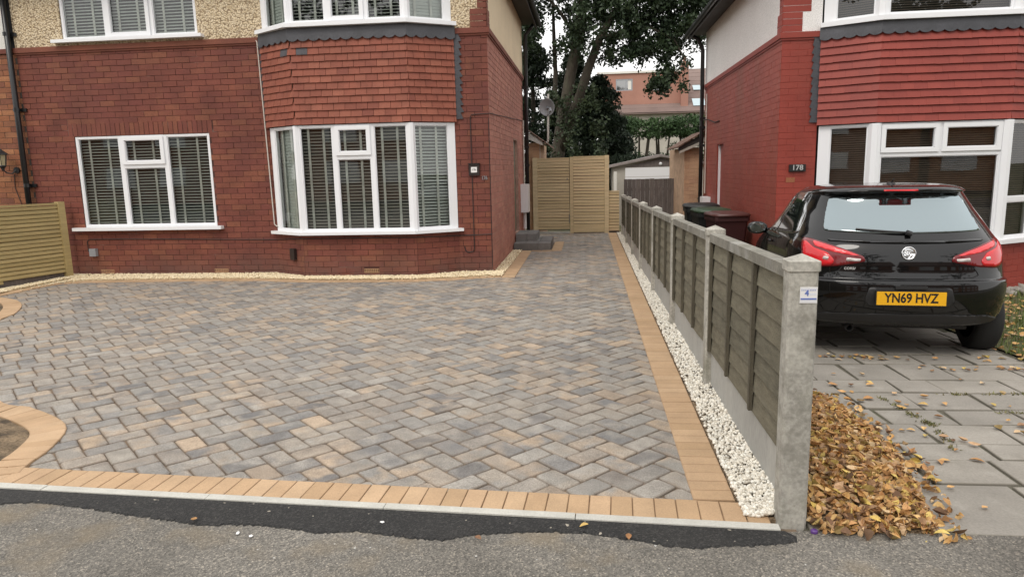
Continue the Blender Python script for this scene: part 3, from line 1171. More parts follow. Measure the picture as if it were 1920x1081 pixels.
def make_window(parent, facets, m_slat='slat', pitch=.046, slat_w=.046, tilt=24, joined=False, name='window', tapes=True, slat_d=.07, zmax=None, clip=.05):
    """facets: list of (P0, P1, z0, z1, lights, end_posts, slat_mode); lights = (u0,u1,v0,v1,opener) fractions resolved in metres"""
    mb = MB()
    rows = []
    for (P0, P1, z0, z1, lights, closed) in facets:
        U = Vector((P1[0] - P0[0], P1[1] - P0[1], 0))
        L = U.length
        U.normalize()
        Nn = Vector((U.y, -U.x, 0))
        F = frame((P0[0], P0[1], 0), U, Nn)
        rows.append((F, L, U, Nn, lights, closed, z0, z1))
        for (u0, u1, v0, v1, op) in lights:
            b_ = .034
            for (a, c_, d, e) in ((u0, u0 + b_, v0, v1), (u1 - b_, u1, v0, v1), (u0 + b_, u1 - b_, v0, v0 + b_), (u0 + b_, u1 - b_, v1 - b_, v1)):
                mb.obox(F, a, c_, -.07, 0, d, e, 0)
            # slim chamfered bead round the pane
            if op:
                a0, a1, d0, d1 = u0 + .020, u1 - .020, v0 + .020, v1 - .020
                s_ = .055
                for (a, c_, d, e) in ((a0, a0 + s_, d0, d1), (a1 - s_, a1, d0, d1), (a0 + s_, a1 - s_, d0, d0 + s_), (a0 + s_, a1 - s_, d1 - s_, d1)):
                    mb.obox(F, a, c_, .0008, .022, d, e, 0)
                for (a, c_, d, e) in ((a0 + s_, a0 + s_ + .009, d0 + s_, d1 - s_), (a1 - s_ - .009, a1 - s_, d0 + s_, d1 - s_), (a0 + s_, a1 - s_, d0 + s_, d0 + s_ + .009), (a0 + s_, a1 - s_, d1 - s_ - .009, d1 - s_)):
                    mb.obox(F, a, c_, -.03, .012, d, e, 0)
            else:
                for (a, c_, d, e) in ((u0 + b_, u0 + b_ + .012, v0 + b_, v1 - b_), (u1 - b_ - .012, u1 - b_, v0 + b_, v1 - b_), (u0 + b_ + .012, u1 - b_ - .012, v0 + b_, v0 + b_ + .012), (u0 + b_ + .012, u1 - b_ - .012, v1 - b_ - .012, v1 - b_)):
                    mb.obox(F, a, c_, -.05, -.012, d, e, 0)
    win = mb.build(name, 'white_upvc', parent)
    for (F, L, U, Nn, lights, closed, z0, z1) in rows:
        for (u0, u1, v0, v1, op) in lights:
            g = MB()
            k = .075 if op else .04
            g.add([F(u0 + k, -.022, v0 + k), F(u1 - k, -.022, v0 + k), F(u1 - k, -.022, v1 - k), F(u0 + k, -.022, v1 - k)], [(0, 1, 2, 3)], 0)
            g.build('pane', 'window_glass', win, fix=False)
            # blind
            w = (u1 - u0) - .05
            tl = R(78 if closed is True else tilt)
            ms = 'slat_closed' if closed is True else (closed or m_slat)
            s2 = MB()
            prof = []
            for q in range(5):
                s_ = (q / 4 - .5) * slat_w
                cr = .004 * (1 - (q / 2 - 1) ** 2)
                prof.append((math.cos(tl) * s_ + math.sin(tl) * cr, math.sin(tl) * -s_ + math.cos(tl) * cr))
            vs = []
            for uu in (-w / 2, w / 2):
                for (nn, vv) in prof:
                    vs.append(U * uu + Nn * nn + Vector((0, 0, vv)))
                for (nn, vv) in prof:
                    vs.append(U * uu + Nn * nn + Vector((0, 0, vv - .0025)))
            fs = [(i, i + 1, 11 + i, 10 + i) for i in range(4)] + [(5 + i, 15 + i, 16 + i, 6 + i) for i in range(4)] + [(4, 9, 19, 14), (0, 10, 15, 5)]
            me_mb = MB()
            me_mb.add(vs, fs, 0)
            me = me_mb.mesh('blind_slat')
            me.materials.append(MATS[ms])
            zc = v0 + .03
            cu = (u0 + u1) / 2
            jm = MB()
            while zc < (min(v1, zmax) if zmax else v1) - .03:
                c_ = F(cu, -slat_d - .03, zc)
                if joined:
                    jm.add([Vector(p) + c_ for p in vs], fs)
                else:
                    put('blind_slat', me, Matrix.Translation(c_) @ Matrix.Rotation(rnd.uniform(-.004, .004), 4, Nn), win)
                zc += pitch
            if joined:
                stuff(jm.build('blind_slats', ms, win))
            if tapes and w > .2:
                ks = (.22, .68) if w > .45 else (.3, .75)
                for t in ks:
                    tb = MB()
                    uu = u0 + .025 + w * t
                    tb.obox(F, uu - .018, uu + .018, -slat_d + .000, -slat_d + .002, v0 + .02, v1 - .03, 0)
                    tb.build('blind_tape', 'tape', win)
    return win


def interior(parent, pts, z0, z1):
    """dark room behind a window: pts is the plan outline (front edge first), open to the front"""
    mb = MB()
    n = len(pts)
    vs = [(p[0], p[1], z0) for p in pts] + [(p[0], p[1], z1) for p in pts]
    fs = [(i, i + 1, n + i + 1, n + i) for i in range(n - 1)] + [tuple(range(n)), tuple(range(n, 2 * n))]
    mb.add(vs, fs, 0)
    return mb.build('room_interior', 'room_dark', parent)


# ------------------------------------------------------------------ left house
HL = thing('semi_detached_house', 'dark red brick house with a tile hung bay, white windows and cream pebbledash upstairs', 'house', (-5, 10.49, 0))
XW0, XW1, YF = -8.80, -1.42, 10.49
ZS = 3.50
FF = frame((XW0, YF, 0), (1, 0, 0), (0, -1, 0))
LF = XW1 - XW0
wx = lambda x: x - XW0
H_WIN = (wx(-8.005), wx(-5.775), .79, 2.21)
H_BAY = (wx(-4.765), wx(-1.965), -.1, 3.62)
H_UP = (wx(-8.0), wx(-5.80), 3.62, 4.62)
H_UB = (wx(-4.76), wx(-1.97), 3.62, 4.72)
mb = MB()
wall_sheet(mb, FF, LF, -.2, ZS, [H_WIN, H_BAY], -.005)
mb.build('wall', 'mortar', HL)
lint = (wx(-8.10), wx(-5.70), 2.21, 2.43)
airb = [(wx(-7.83), wx(-7.60), .045, .105), (wx(-5.89), wx(-5.66), .045, .105)]
bl = courses(LF, -.01, ZS - .005, [H_WIN, H_BAY, lint] + airb)
sold = [(lint[0] + k * .0795 + .004, lint[0] + (k + 1) * .0795 - .004, lint[2] + .004, lint[3] - .004) for k in range(30)]
# bay base facets
BP = [(-4.82, 10.495), (-4.25, 10.14), (-2.50, 10.14), (-1.92, 10.495)]
facF = []
for a, b_ in zip(BP, BP[1:]):
    U = Vector((b_[0] - a[0], b_[1] - a[1], 0))
    L = U.length
    U.normalize()
    facF.append((frame((*a, 0), U, (U.y, -U.x, 0)), L, U))
mb = MB()
air3 = (.92, 1.15, .075, .135)
for i, (F, L, U) in enumerate(facF):
    wall_sheet(mb, F, L, -.2, .70, [air3] if i == 1 else [], -.005, .03)
mb.build('bay_wall', 'mortar', HL)
allb = [(px_area(FF, q), 0, q, FF, Vector((1, 0, 0))) for q in bl]
allb += [(px_area(FF, q), 0, q, FF, Vector((1, 0, 0))) for q in sold]
for i, (F, L, U) in enumerate(facF):
    for q in courses(L, -.01, .665, [air3] if i == 1 else [], phase=.06 * i):
        allb.append((px_area(F, q), 0, q, F, U))
allb.sort(key=lambda t: -t[0])
full = [None] * 8
stretcher_L, stretcher_H = .2288, .0798
for k in range(8):
    m1 = MB()
    brick_mesh(m1, frame((0, 0, 0), (1, 0, 0), (0, -1, 0)), -stretcher_L / 2, stretcher_L / 2, -stretcher_H / 2, stretcher_H / 2, r=0)
    full[k] = m1.mesh('brick')
    full[k].materials.append(MATS['painted_brick'])
restb = MB()
n_ind = 0
for (ar, _, q, F, U) in allb:
    w, h = q[1] - q[0], q[3] - q[2]
    if n_ind < 298 and abs(w - stretcher_L) < .002 and ar > 0 and F is FF or (n_ind < 298 and abs(w - stretcher_L) < .002 and F is facF[1][0]):
        c_ = F((q[0] + q[1]) / 2, 0, (q[2] + q[3]) / 2)
        put('brick', full[n_ind % 8], Matrix.Translation(c_ + Vector((0, rnd.uniform(-.002, .001), 0))) @ Matrix.Rotation(math.atan2(U.y, U.x), 4, 'Z'), HL)
        n_ind += 1
    else:
        brick_mesh(restb, F, *q)
stuff(restb.build('brickwork', 'painted_brick', HL))
for (F, q) in ((FF, airb[0]), (FF, airb[1]), (facF[1][0], air3)):
    g = MB()
    a, b_, c_, d = q
    g.obox(F, a, b_, -.02, .003, d - .01, d, 0)
    g.obox(F, a, b_, -.02, .003, c_, c_ + .01, 0)
    for k in range(9):
        u = a + (b_ - a) * k / 8
        g.obox(F, max(a, u - .005), min(b_, u + .005), -.019, .002, c_ + .01, d - .01, 0)
    g.obox(F, a + .01, b_ - .01, -.018, .001, (c_ + d) / 2 - .004, (c_ + d) / 2 + .004, 0)
    ab = g.build('air_brick', 'terracotta_grille', HL)
    g = MB()
    g.add([F(a, -.021, c_), F(b_, -.021, c_), F(b_, -.021, d), F(a, -.021, d)], [(0, 1, 2, 3)], 0)
    g.build('vent_hole', 'grille_dark', ab, fix=False)
# string course (brick on edge) front
for (a, b_) in ((XW0 - .02, -4.86), (-1.88, XW1 + .03)):
    mb = MB()
    mb.box(a, b_, YF - .035, YF + .02, ZS, ZS + .075)
    mb.box(a, b_, YF - .018, YF + .02, ZS - .028, ZS - .0005)
    mb.build('string_course', 'painted_brick', HL)
mb = MB()
mb.box(XW1 - .02, XW1 + .035, YF - .036, 16.13, ZS + .0006, ZS + .0745)
mb.box(XW1 - .02, XW1 + .018, YF - .0175, 16.13, ZS - .0275, ZS - .001)
mb.build('string_course', 'painted_brick', HL)
# pebbledash: a lumpy sheet of small stones
m_pd, nt, b, out = newmat('pebbledash')
g_ = N(nt, 'ShaderNodeNewGeometry').outputs['Position']
vor = N(nt, 'ShaderNodeTexVoronoi')
vor.inputs['Scale'].default_value = 36
nt.links.new(g_, vor.inputs['Vector'])
c = ramp(nt, vor.outputs['Color'], [(0, .60, .47, .29), (.5, .74, .61, .42), (1, .86, .75, .56)])
c = mixc(nt, remap(nt, vor.outputs['Distance'], .46, .75, 0, .85), c, (.24, .165, .095))
c = mixc(nt, remap(nt, noise(nt, g_, 24, 2), .55, .7, 0, .55), c, (.28, .19, .105))
nt.links.new(c, b.inputs['Base Color'])
b.inputs['Roughness'].default_value = .9
bn = N(nt, 'ShaderNodeBump')
bn.inputs['Strength'].default_value = 1.
bn.inputs['Distance'].default_value = .02
bn.invert = True
nt.links.new(vor.outputs['Distance'], bn.inputs['Height'])
nt.links.new(bn.outputs[0], b.inputs['Normal'])
ZE = 4.78
mb = MB()
wall_sheet(mb, FF, wx(-1.47), ZS + .07, ZE, [H_UP, H_UB], .008)
mb.build('pebbledash_wall', 'pebbledash', HL)
# brick quoin with teeth above the string course
qb = MB()
k = 0
z = ZS + .08
while z < ZE:
    w = .24 if (k // 3) % 2 == 0 else .13
    if k % 1 == 0:
        brick_mesh(qb, FF, wx(XW1) - w - (.0 if k else 0), wx(XW1) - .002, z + .003, z + .082, n=.014)
    z += .086
    k += 1
qb.build('quoin', 'painted_brick', HL)
# side wall, facing the path
FS = frame((XW1, YF, 0), (0, 1, 0), (1, 0, 0))
LS = 5.64
H_DOOR = (3.42, 4.25, .28, 2.12)
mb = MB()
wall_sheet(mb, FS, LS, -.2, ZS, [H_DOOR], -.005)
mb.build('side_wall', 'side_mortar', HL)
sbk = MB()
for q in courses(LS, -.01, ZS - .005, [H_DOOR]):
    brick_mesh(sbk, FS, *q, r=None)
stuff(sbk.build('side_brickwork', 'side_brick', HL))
mb = MB()
wall_sheet(mb, FS, LS, ZS + .07, ZE, [], .006)
for q in range(0, 6):
    mb.add([FS(0, .0065, ZS + .08 + q * .2), FS(.12 if q % 2 else .2, .0068, ZS + .08 + q * .2), FS(.12 if q % 2 else .2, .0068, ZS + .28 + q * .2), FS(0, .0065, ZS + .28 + q * .2)], [(0, 1, 2, 3)], 0)
mb.build('side_render', 'cream_render', HL)
mb = MB()
for q in range(0, 15):
    w = .24 if (q // 3) % 2 == 0 else .13
    brick_mesh(mb, FS, .0, w, ZS + .083 + q * .086, ZS + .162 + q * .086, n=.010)
mb.build('quoin', 'painted_brick', HL)
# side door, set back in its reveal
mb = MB()
mb.obox(FS, H_DOOR[0] + .002, H_DOOR[1] - .002, -.10, -.06, H_DOOR[2], H_DOOR[3] - .002)
dr = mb.build('side_door', 'door_green', HL)
mb = MB()
mb.obox(FS, 3.45, 3.70, -.058, -.035, 1.18, 1.40)
mb.build('letter_plate', 'black_plastic', dr)
# remaining shell and roof
mb = MB()
mb.box(XW0 + .3, XW1 - .3, YF + .75, 16.1, -.2, ZE)
mb.box(XW0 - .2, XW0 + .3, YF + .03, YF + .1, -.2, ZE)
mb.build('inner_wall', 'room_dark', HL)
mb = MB()
ev = .33
rf = [(XW0 - 3.5, YF - ev, ZE - .02), (XW1 + ev, YF - ev, ZE - .02), (XW1 + ev, 16.13 + ev, ZE - .02), (XW0 - 3.5, 16.13 + ev, ZE - .02), (XW0 - 3.5, 13.3, 7.0), (-4.2, 13.3, 7.0)]
mb.add(rf, [(0, 1, 5, 4), (1, 2, 5), (2, 3, 4, 5), (3, 0, 4)])
roof = mb.build('roof', 'roof_tile', HL)
mb = MB()
mb.box(XW0 - 3.5, XW1 + ev - .02, YF - ev + .02, 16.13 + ev - .02, ZE - .06, ZE - .03)
mb.box(XW1 + ev - .025, XW1 + ev, YF - ev, 16.13 + ev, ZE - .17, ZE - .025)
mb.box(XW0 - 3.5, XW1 + ev - .026, YF - ev - .0, YF - ev + .024, ZE - .17, ZE - .025)
mb.build('soffit', 'soffit', HL)
mb = MB()
mb.tube([(XW1 + ev + .055, YF - ev - .03, ZE - .075), (XW1 + ev + .055, 16.13 + ev, ZE - .075)], .055, 10)
mb.build('gutter', 'gutter_black', HL)
# drainpipes
mb = MB()
xp = -8.86
mb.tube([(xp + .02, YF - .075, 4.7), (xp, YF - .075, 2.4), (xp - .02, YF - .075, .02)], .042, 10)
dp = mb.build('drainpipe', 'gutter_black', HL, True)
for z in (2.62, 1.45, 3.75):
    mb = MB()
    mb.box(xp - .06, xp + .12, YF - .03, YF - .005, z, z + .05)
    mb.tube([(xp, YF - .075, z + .0), (xp, YF - .075, z + .055)], .049, 10)
    mb.build('pipe_bracket', 'gutter_black', dp)
mb = MB()
mb.tube([(XW1 + ev - .05, 16.0, ZE - .14), (XW1 + ev - .12, 16.0, ZE - .22), (XW1 + .1, 16.0, ZE - .36), (XW1 + .09, 16.0, 3.0), (XW1 + .09, 16.0, .02)], .042, 10)
dp = mb.build('drainpipe', 'gutter_black', HL, True)
for z in (2.0, 1.6, 3.3):
    mb = MB()
    mb.box(XW1 - .02, XW1 + .14, 15.96, 16.04, z, z + .05)
    mb.build('pipe_bracket', 'gutter_black', dp)
mb = MB()
mb.tube([(XW1 + .03, 15.83, 2.6), (XW1 + .03, 15.83, .0)], .016, 6)
mb.build('conduit', 'cable_white', HL)
mb = MB()
mb.tube([(XW1 + .06, 15.45, .62), (XW1 + .06, 15.45, .25)], .035, 8)
mb.box(XW1 + .001, XW1 + .16, 15.2, 15.65, .62, 1.22)
mb.build('meter_box', 'white_enamel', HL)
# flat windows
mb = MB()
mb.box(-8.17, -5.67, YF - .10, YF + .02, .74, .79)
wl = make_window(HL, [((-8.0, YF - .01 + .02), (-5.78, YF + .01), .79, 2.21,
                      [(0, .745, .79, 2.21, False), (.745, 1.485, 1.745, 2.21, True), (.745, 1.485, .79, 1.745, False), (1.485, 2.22, .79, 2.21, False)], False)])
mb.build('sill', 'white_upvc', wl)
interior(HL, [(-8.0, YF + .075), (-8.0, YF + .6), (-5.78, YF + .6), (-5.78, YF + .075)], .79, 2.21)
wu = make_window(HL, [((-7.99, YF + .01), (-5.81, YF + .01), 3.66, 4.60,
                      [(0, .73, 3.66, 4.60, False), (.73, 1.46, 3.66, 4.60, True), (1.46, 2.18, 3.66, 4.60, False)], 'slat_pale')], zmax=4.45, tilt=34)
mb = MB()
mb.box(-8.12, -5.70, YF - .11, YF + .02, 3.612, 3.659)
mb.build('sill', 'white_upvc', wu)
interior(HL, [(-7.99, YF + .075), (-7.99, YF + .6), (-5.81, YF + .6), (-5.81, YF + .075)], 3.62, 4.62)
# bay windows
WP = [(-4.77, 10.47), (-4.23, 10.105), (-2.515, 10.105), (-1.955, 10.47)]


def fac_len(i, P=None):
    P = P or WP
    return math.hypot(P[i + 1][0] - P[i][0], P[i + 1][1] - P[i][1])


def bay_posts(parent, P, z0, z1, r=.055):
    for p in P[1:3]:
        mb = MB()
        mb.tube([(p[0], p[1] + .035, z0), (p[0], p[1] + .035, z1)], r, 8, r=0)
        mb.build('corner_post', 'white_upvc', parent)


def bay_strip(mb, P, z0, z1, out, back=.03, over=.06):
    """horizontal band following the bay plan (sills, head boards)"""
    Q = []
    n = len(P)
    for i, p in enumerate(P):
        d1 = Vector((P[min(i + 1, n - 1)][0] - P[max(i, 0)][0], P[min(i + 1, n - 1)][1] - P[i][1], 0)) if i < n - 1 else None
        d0 = Vector((P[i][0] - P[i - 1][0], P[i][1] - P[i - 1][1], 0)) if i else None
        ns = [Vector((d.y, -d.x, 0)).normalized() for d in (d0, d1) if d is not None]
        m_ = sum(ns, Vector()) / len(ns)
        m_ = m_ / m_.length_squared
        Q.append((Vector((*p, 0)) + m_ * out, Vector((*p, 0)) - m_ * back))
    Q[0] = (Q[0][0] - Vector((over, -.03, 0)), Q[0][1] - Vector((over, 0, 0)))
    Q[-1] = (Q[-1][0] + Vector((over, .03, 0)), Q[-1][1] + Vector((over, 0, 0)))
    vs, fs = [], []
    for i, (a, b_) in enumerate(Q):
        vs += [(a.x, a.y, z0), (a.x, a.y, z1), (b_.x, b_.y, z1), (b_.x, b_.y, z0)]
        if i:
            o = 4 * i
            fs += [(o - 4 + k, o + k, o + (k + 1) % 4, o - 4 + (k + 1) % 4) for k in range(4)]
    fs += [(0, 1, 2, 3), (4 * n - 4, 4 * n - 1, 4 * n - 2, 4 * n - 3)]
    mb.add(vs, fs, 0)


L0, L1, L2 = fac_len(0), fac_len(1), fac_len(2)
z0, z1 = .70, 2.25
bw = make_window(HL, [
    (WP[0], WP[1], z0, z1, [(.06, L0 - .03, z0, z1, False)], True),
    (WP[1], WP[2], z0, z1, [(.03, .575, z0, z1, False), (.575, 1.14, 1.79, z1, True), (.575, 1.14, z0, 1.79, False), (1.14, L1 - .03, z0, z1, False)], 'slat_taupe'),
    (WP[2], WP[3], z0, z1, [(.03, L2 - .06, z0, z1, False)], 'slat_pale')], name='bay_window', pitch=.046, tilt=34)
bay_posts(bw, WP, z0, z1)
for (A, B, a, b_) in ((WP[0], WP[1], -.02, .06), (WP[2], WP[3], L2 - .06, L2 + .02)):
    mb = MB()
    U = Vector((B[0] - A[0], B[1] - A[1], 0)).normalized()
    mb.obox(frame((*A, 0), U, (U.y, -U.x, 0)), a, b_, -.07, .001, z0, z1, 0)
    mb.build('end_post', 'white_upvc', bw)
mb = MB()
bay_strip(mb, WP, .655, .6995, .075, .05, .07)
mb.build('sill', 'white_upvc', bw)
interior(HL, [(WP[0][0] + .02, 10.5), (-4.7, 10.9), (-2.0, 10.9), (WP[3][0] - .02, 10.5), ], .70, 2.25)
z0, z1 = 3.66, 4.66
bu = make_window(HL, [
    (WP[0], WP[1], z0, z1, [(.06, L0 - .03, z0, z1, False)], True),
    (WP[1], WP[2], z0, z1, [(.03, .575, z0, z1, False), (.575, 1.14, z0, z1, True), (1.14, L1 - .03, z0, z1, False)], False),
    (WP[2], WP[3], z0, z1, [(.03, L2 - .06, z0, z1, False)], True)], name='bay_window', pitch=.044, zmax=4.4)
bay_posts(bu, WP, z0, z1)
for (A, B, a, b_) in ((WP[0], WP[1], -.02, .06), (WP[2], WP[3], L2 - .06, L2 + .02)):
    mb = MB()
    U = Vector((B[0] - A[0], B[1] - A[1], 0)).normalized()
    mb.obox(frame((*A, 0), U, (U.y, -U.x, 0)), a, b_, -.07, .001, z0, z1, 0)
    mb.build('end_post', 'white_upvc', bu)
mb = MB()
bay_strip(mb, WP, 3.605, 3.6595, .105, .05, .05)
mb.build('sill', 'white_upvc', bu)
interior(HL, [(WP[0][0] + .02, 10.5), (-4.7, 10.9), (-2.0, 10.9), (WP[3][0] - .02, 10.5), ], 3.66, 4.66)
mb = MB()
bay_strip(mb, WP, 4.661, 4.76, .12, .2, .03)
mb.build('bay_roof_edge', 'white_upvc', HL)
# tile hanging
TP = [(-4.825, 10.482), (-4.225, 10.105), (-2.515, 10.105), (-1.915, 10.482)]


def tile_hang(parent, P, z0, z1, m, rows=12, tw=.168, lift=.02, odd=(), gap=.0026):
    gauge = (z1 - z0) / rows
    mesh_cache = {}
    mbk = MB()
    bay_strip(mbk, P, z0 + .01, z1, -.004, .05, 0)
    mbk.build('tile_batten', 'slab_joint', parent)
    cnt = 0
    for i in range(len(P) - 1):
        A, B = P[i], P[i + 1]
        U = Vector((B[0] - A[0], B[1] - A[1], 0))
        L = U.length
        U.normalize()
        Nn = Vector((U.y, -U.x, 0))
        for r_ in range(rows):
            z = z0 + r_ * gauge
            u = -(tw / 2 if r_ % 2 else 0) - (.07 if i == 1 else 0)
            ex0, ex1 = (.010 if i else 0), (.010 if i < len(P) - 2 else 0)
            while u < L + ex1 - .01:
                a, b_ = max(u, -ex0) + gap, min(u + tw, L + ex1) - gap
                u += tw
                if b_ - a < .02:
                    continue
                key = (round(b_ - a, 3), i, rnd.randrange(2))
                if key not in mesh_cache:
                    t = MB()
                    F = frame((0, 0, 0), U, Nn)
                    w = (b_ - a) / 2
                    j = rnd.uniform(-.001, .0025)
                    hh = gauge + .03
                    vs = [F(-w, lift + .013 + j, 0), F(w, lift + .013, j), F(w, lift * .1 + .006, hh), F(-w, lift * .1 + .006, hh), F(-w, lift, 0), F(w, lift, 0), F(w, 0, hh), F(-w, 0, hh)]
                    t.add(vs, [(0, 1, 2, 3), (4, 7, 6, 5), (0, 4, 5, 1), (1, 5, 6, 2), (3, 2, 6, 7), (0, 3, 7, 4)], 0)
                    mesh_cache[key] = t.mesh('hung_tile')
                    mesh_cache[key].materials.append(MATS[m])
                c_ = Vector((A[0], A[1], 0)) + U * ((a + b_) / 2) + Vector((0, 0, z + rnd.uniform(-.0025, .002)))
                o = put('hung_tile', mesh_cache[key], Matrix.Translation(c_) @ Matrix.Rotation(rnd.uniform(-.008, .008), 4, Nn), parent)
                if any(abs(c_.x - q[0]) < .05 and r_ == q[1] for q in odd):
                    me2 = mesh_cache[key].copy()
                    me2.materials.clear()
                    me2.materials.append(MATS['slate_tile'])
                    o.data = me2
                    o['label'] = 'dark grey replacement tile'
                cnt += 1
    return cnt


tile_hang(HL, TP, 2.262, 3.432, 'clay_tile', odd=((-4.0, 10), (-4.3, 10)))


def scallop_flashing(parent, P, z0, z1, sc=.155, amp=.035, out=.032, name='lead_flashing'):
    mb = MB()
    n = len(P)
    for i in range(n - 1):
        A, B = P[i], P[i + 1]
        U = Vector((B[0] - A[0], B[1] - A[1], 0))
        L = U.length
        U.normalize()
        F = frame((*A, 0), U, (U.y, -U.x, 0))
        m_ = max(2, int(round(L / sc)))
        steps = m_ * 8
        vs, fs = [], []
        for k in range(steps + 1):
            u = -.012 + (L + .024) * k / steps
            ph = (k % 8) / 8
            zz = z0 - amp * math.sin(math.pi * ph) ** .7 if k % 8 else z0
            vs += [F(u, out + .004 + rnd.uniform(-.001, .001), zz), F(u, out, z0 + .04), F(u, out - .010, z1)]
            if k:
                o = 3 * k
                fs += [(o - 3, o, o + 1, o - 2), (o - 2, o + 1, o + 2, o - 1)]
        mb.add(vs, fs, 0)
        vs2 = [Vector(v) + Vector((-U.y, U.x, 0)) * .004 for v in vs]
        mb.add(vs2, [f[::-1] for f in fs], 0)
    return mb.build(name, 'lead', parent, fix=False)


scallop_flashing(HL, TP, 3.45, 3.61, out=.042)


def side_lead(parent, x0, w, z0, z1, y, sgn=1, tooth=.045):
    mb = MB()
    n = int((z1 - z0) / .0975)
    vs, fs = [], []
    for k in range(n + 1):
        za = z0 + (z1 - z0) * k / n
        j = rnd.uniform(.8, 1.2)
        vs += [(x0, y, za), (x0 + sgn * (w + tooth * j), y - .001, za + .004), (x0, y, za + .049), (x0 + sgn * w, y - .001, za + .093)]
    m_ = len(vs) // 2
    for k in range(m_ - 1):
        fs.append((2 * k, 2 * k + 1, 2 * k + 3, 2 * k + 2))
    mb.add(vs, fs, 0)
    return mb.build('lead_flashing', 'lead', parent, fix=False)


side_lead(HL, -1.915, .075, 2.30, 3.50, YF - .02)
side_lead(HL, -4.815, .03, 2.30, 3.50, YF - .02, -1, .015)
# cables and fittings on the front wall
cb = MB()
cb.tube([(-1.70, YF - .012, 2.33), (-1.70, YF - .012, .38), (-1.72, YF - .012, .335), (-1.80, YF - .012, .325), (-1.84, YF - .012, .36), (-1.85, YF - .012, .42)], .007, 6)
cb.tube([(-1.70, YF - .012, 2.32), (-1.68, YF - .012, 2.36), (-1.41, YF - .014, 2.37), (-1.405, YF + .05, 2.37), (-1.405, 15.9, 2.6)], .006, 6)
cb.tube([(-1.43, YF - .01, 2.3), (-1.43, YF - .01, .1)], .006, 6)
cb.tube([(-5.6, YF - .012, .57), (-7.4, YF - .012, .60), (-7.95, YF - .012, .60), (-8.0, YF - .012, .57), (-8.0, YF - .012, .40)], .006, 6)
cb.tube([(-5.62, YF - .012, .57), (-4.83, YF - .012, .56), (-4.25, 10.128, .60), (-2.5, 10.128, .60), (-1.9, YF - .012, .58), (-1.42, YF - .012, .60)], .006, 6)
cb.build('cable', 'cable_dark', HL)
cb = MB()
cb.tube([(-4.90, YF - .02, 3.56), (-4.87, YF - .035, 3.50), (-4.85, YF - .03, 2.2), (-4.83, YF - .02, .80), (-4.80, YF - .02, .77), (-4.76, YF - .02, .76), (-4.75, YF - .02, .71)], .009, 6)
cb.build('cable', 'cable_white', HL)
mb = MB()
mb.box(-7.955, -7.845, YF - .06, YF + .001, .33, .45)
mb.build('junction_box', 'box_grey', HL)
mb = MB()
F = facF[0][0]
mb.obox(F, .38, .49, -.001, .05, .27, .44)
mb.build('junction_box', 'sign_brown', HL)
# house number plaque
pq = thing('house_number', 'brown square plaque with a white number panel beside the left bay window', 'sign', (-1.66, YF - .03, 1.56))
mb = MB()
mb.box(-1.745, -1.585, YF - .035, YF - .003, 1.475, 1.645)
mb.box(-1.755, -1.575, YF - .05, YF - .003, 1.646, 1.656)
mb.build('plaque', 'sign_brown', pq)
mb = MB()
mb.box(-1.71, -1.62, YF - .040, YF - .0355, 1.52, 1.60)
mb.build('number_panel', 'sign_white', pq)
text_on('lettering', '176', .045, (-1.665, YF - .0412, 1.56), (1, 0, 0), (0, 0, 1), (0, -1, 0), 'sign_ink', pq, .0005, .85, .0006)
dg_ = text_on('house_number', '176', .075, (-1.515, YF - .012, 1.435), (1, 0, 0), (0, 0, 1), (0, -1, 0), 'steel_grey', None, .001, .8, .004)
tag(dg_, 'small dull metal number fixed to the corner bricks below the plaque', 'sign')

# ------------------------------------------------------------------ rear extensions
def extension(parent, x0, x1, y0, zt, slope_r, m_b, m_m, name_w='extension_wall'):
    F = frame((x0, y0, 0), (1, 0, 0), (0, -1, 0))
    mb = MB()
    mb.box(x0, x1, y0 + .006, y0 + 3, -.4, zt)
    w = mb.build(name_w, m_m, parent)
    b2 = MB()
    for q in courses(x1 - x0, -.35, zt - .02, []):
        brick_mesh(b2, F, *q)
    stuff(b2.build('brickwork', m_b, w))


extension(HL, -1.41, -1.12, 17.0, 2.15, 1, 'beige_brick', 'beige_mortar')
mb = MB()
for k in range(4):
    f0 = k / 4
    xa = -1.44 + .14 * k
    za = 2.50 - .10 * k
    mb.add([(xa, 16.78, za), (xa + .17, 16.78, za - .125), (xa + .17, 19, za - .125), (xa, 19, za), (xa, 16.78, za - .03), (xa + .17, 16.78, za - .155), (xa + .17, 19, za - .155), (xa, 19, za - .03)],
           [(0, 1, 2, 3), (0, 4, 5, 1), (1, 5, 6, 2), (4, 7, 6, 5), (0, 3, 7, 4)])
mb.build('extension_roof', 'roof_tile', HL)
mb = MB()
mb.add([(-1.43, 16.82, 2.26), (-1.03, 16.82, 2.08), (-1.03, 16.82, 2.18), (-1.43, 16.82, 2.44), (-1.43, 16.95, 2.26), (-1.03, 16.95, 2.08), (-1.03, 16.95, 2.18), (-1.43, 16.95, 2.44)],
       [(0, 1, 2, 3), (0, 4, 5, 1), (1, 5, 6, 2), (3, 2, 6, 7)])
mb.build('barge_board', 'white_paint', HL)
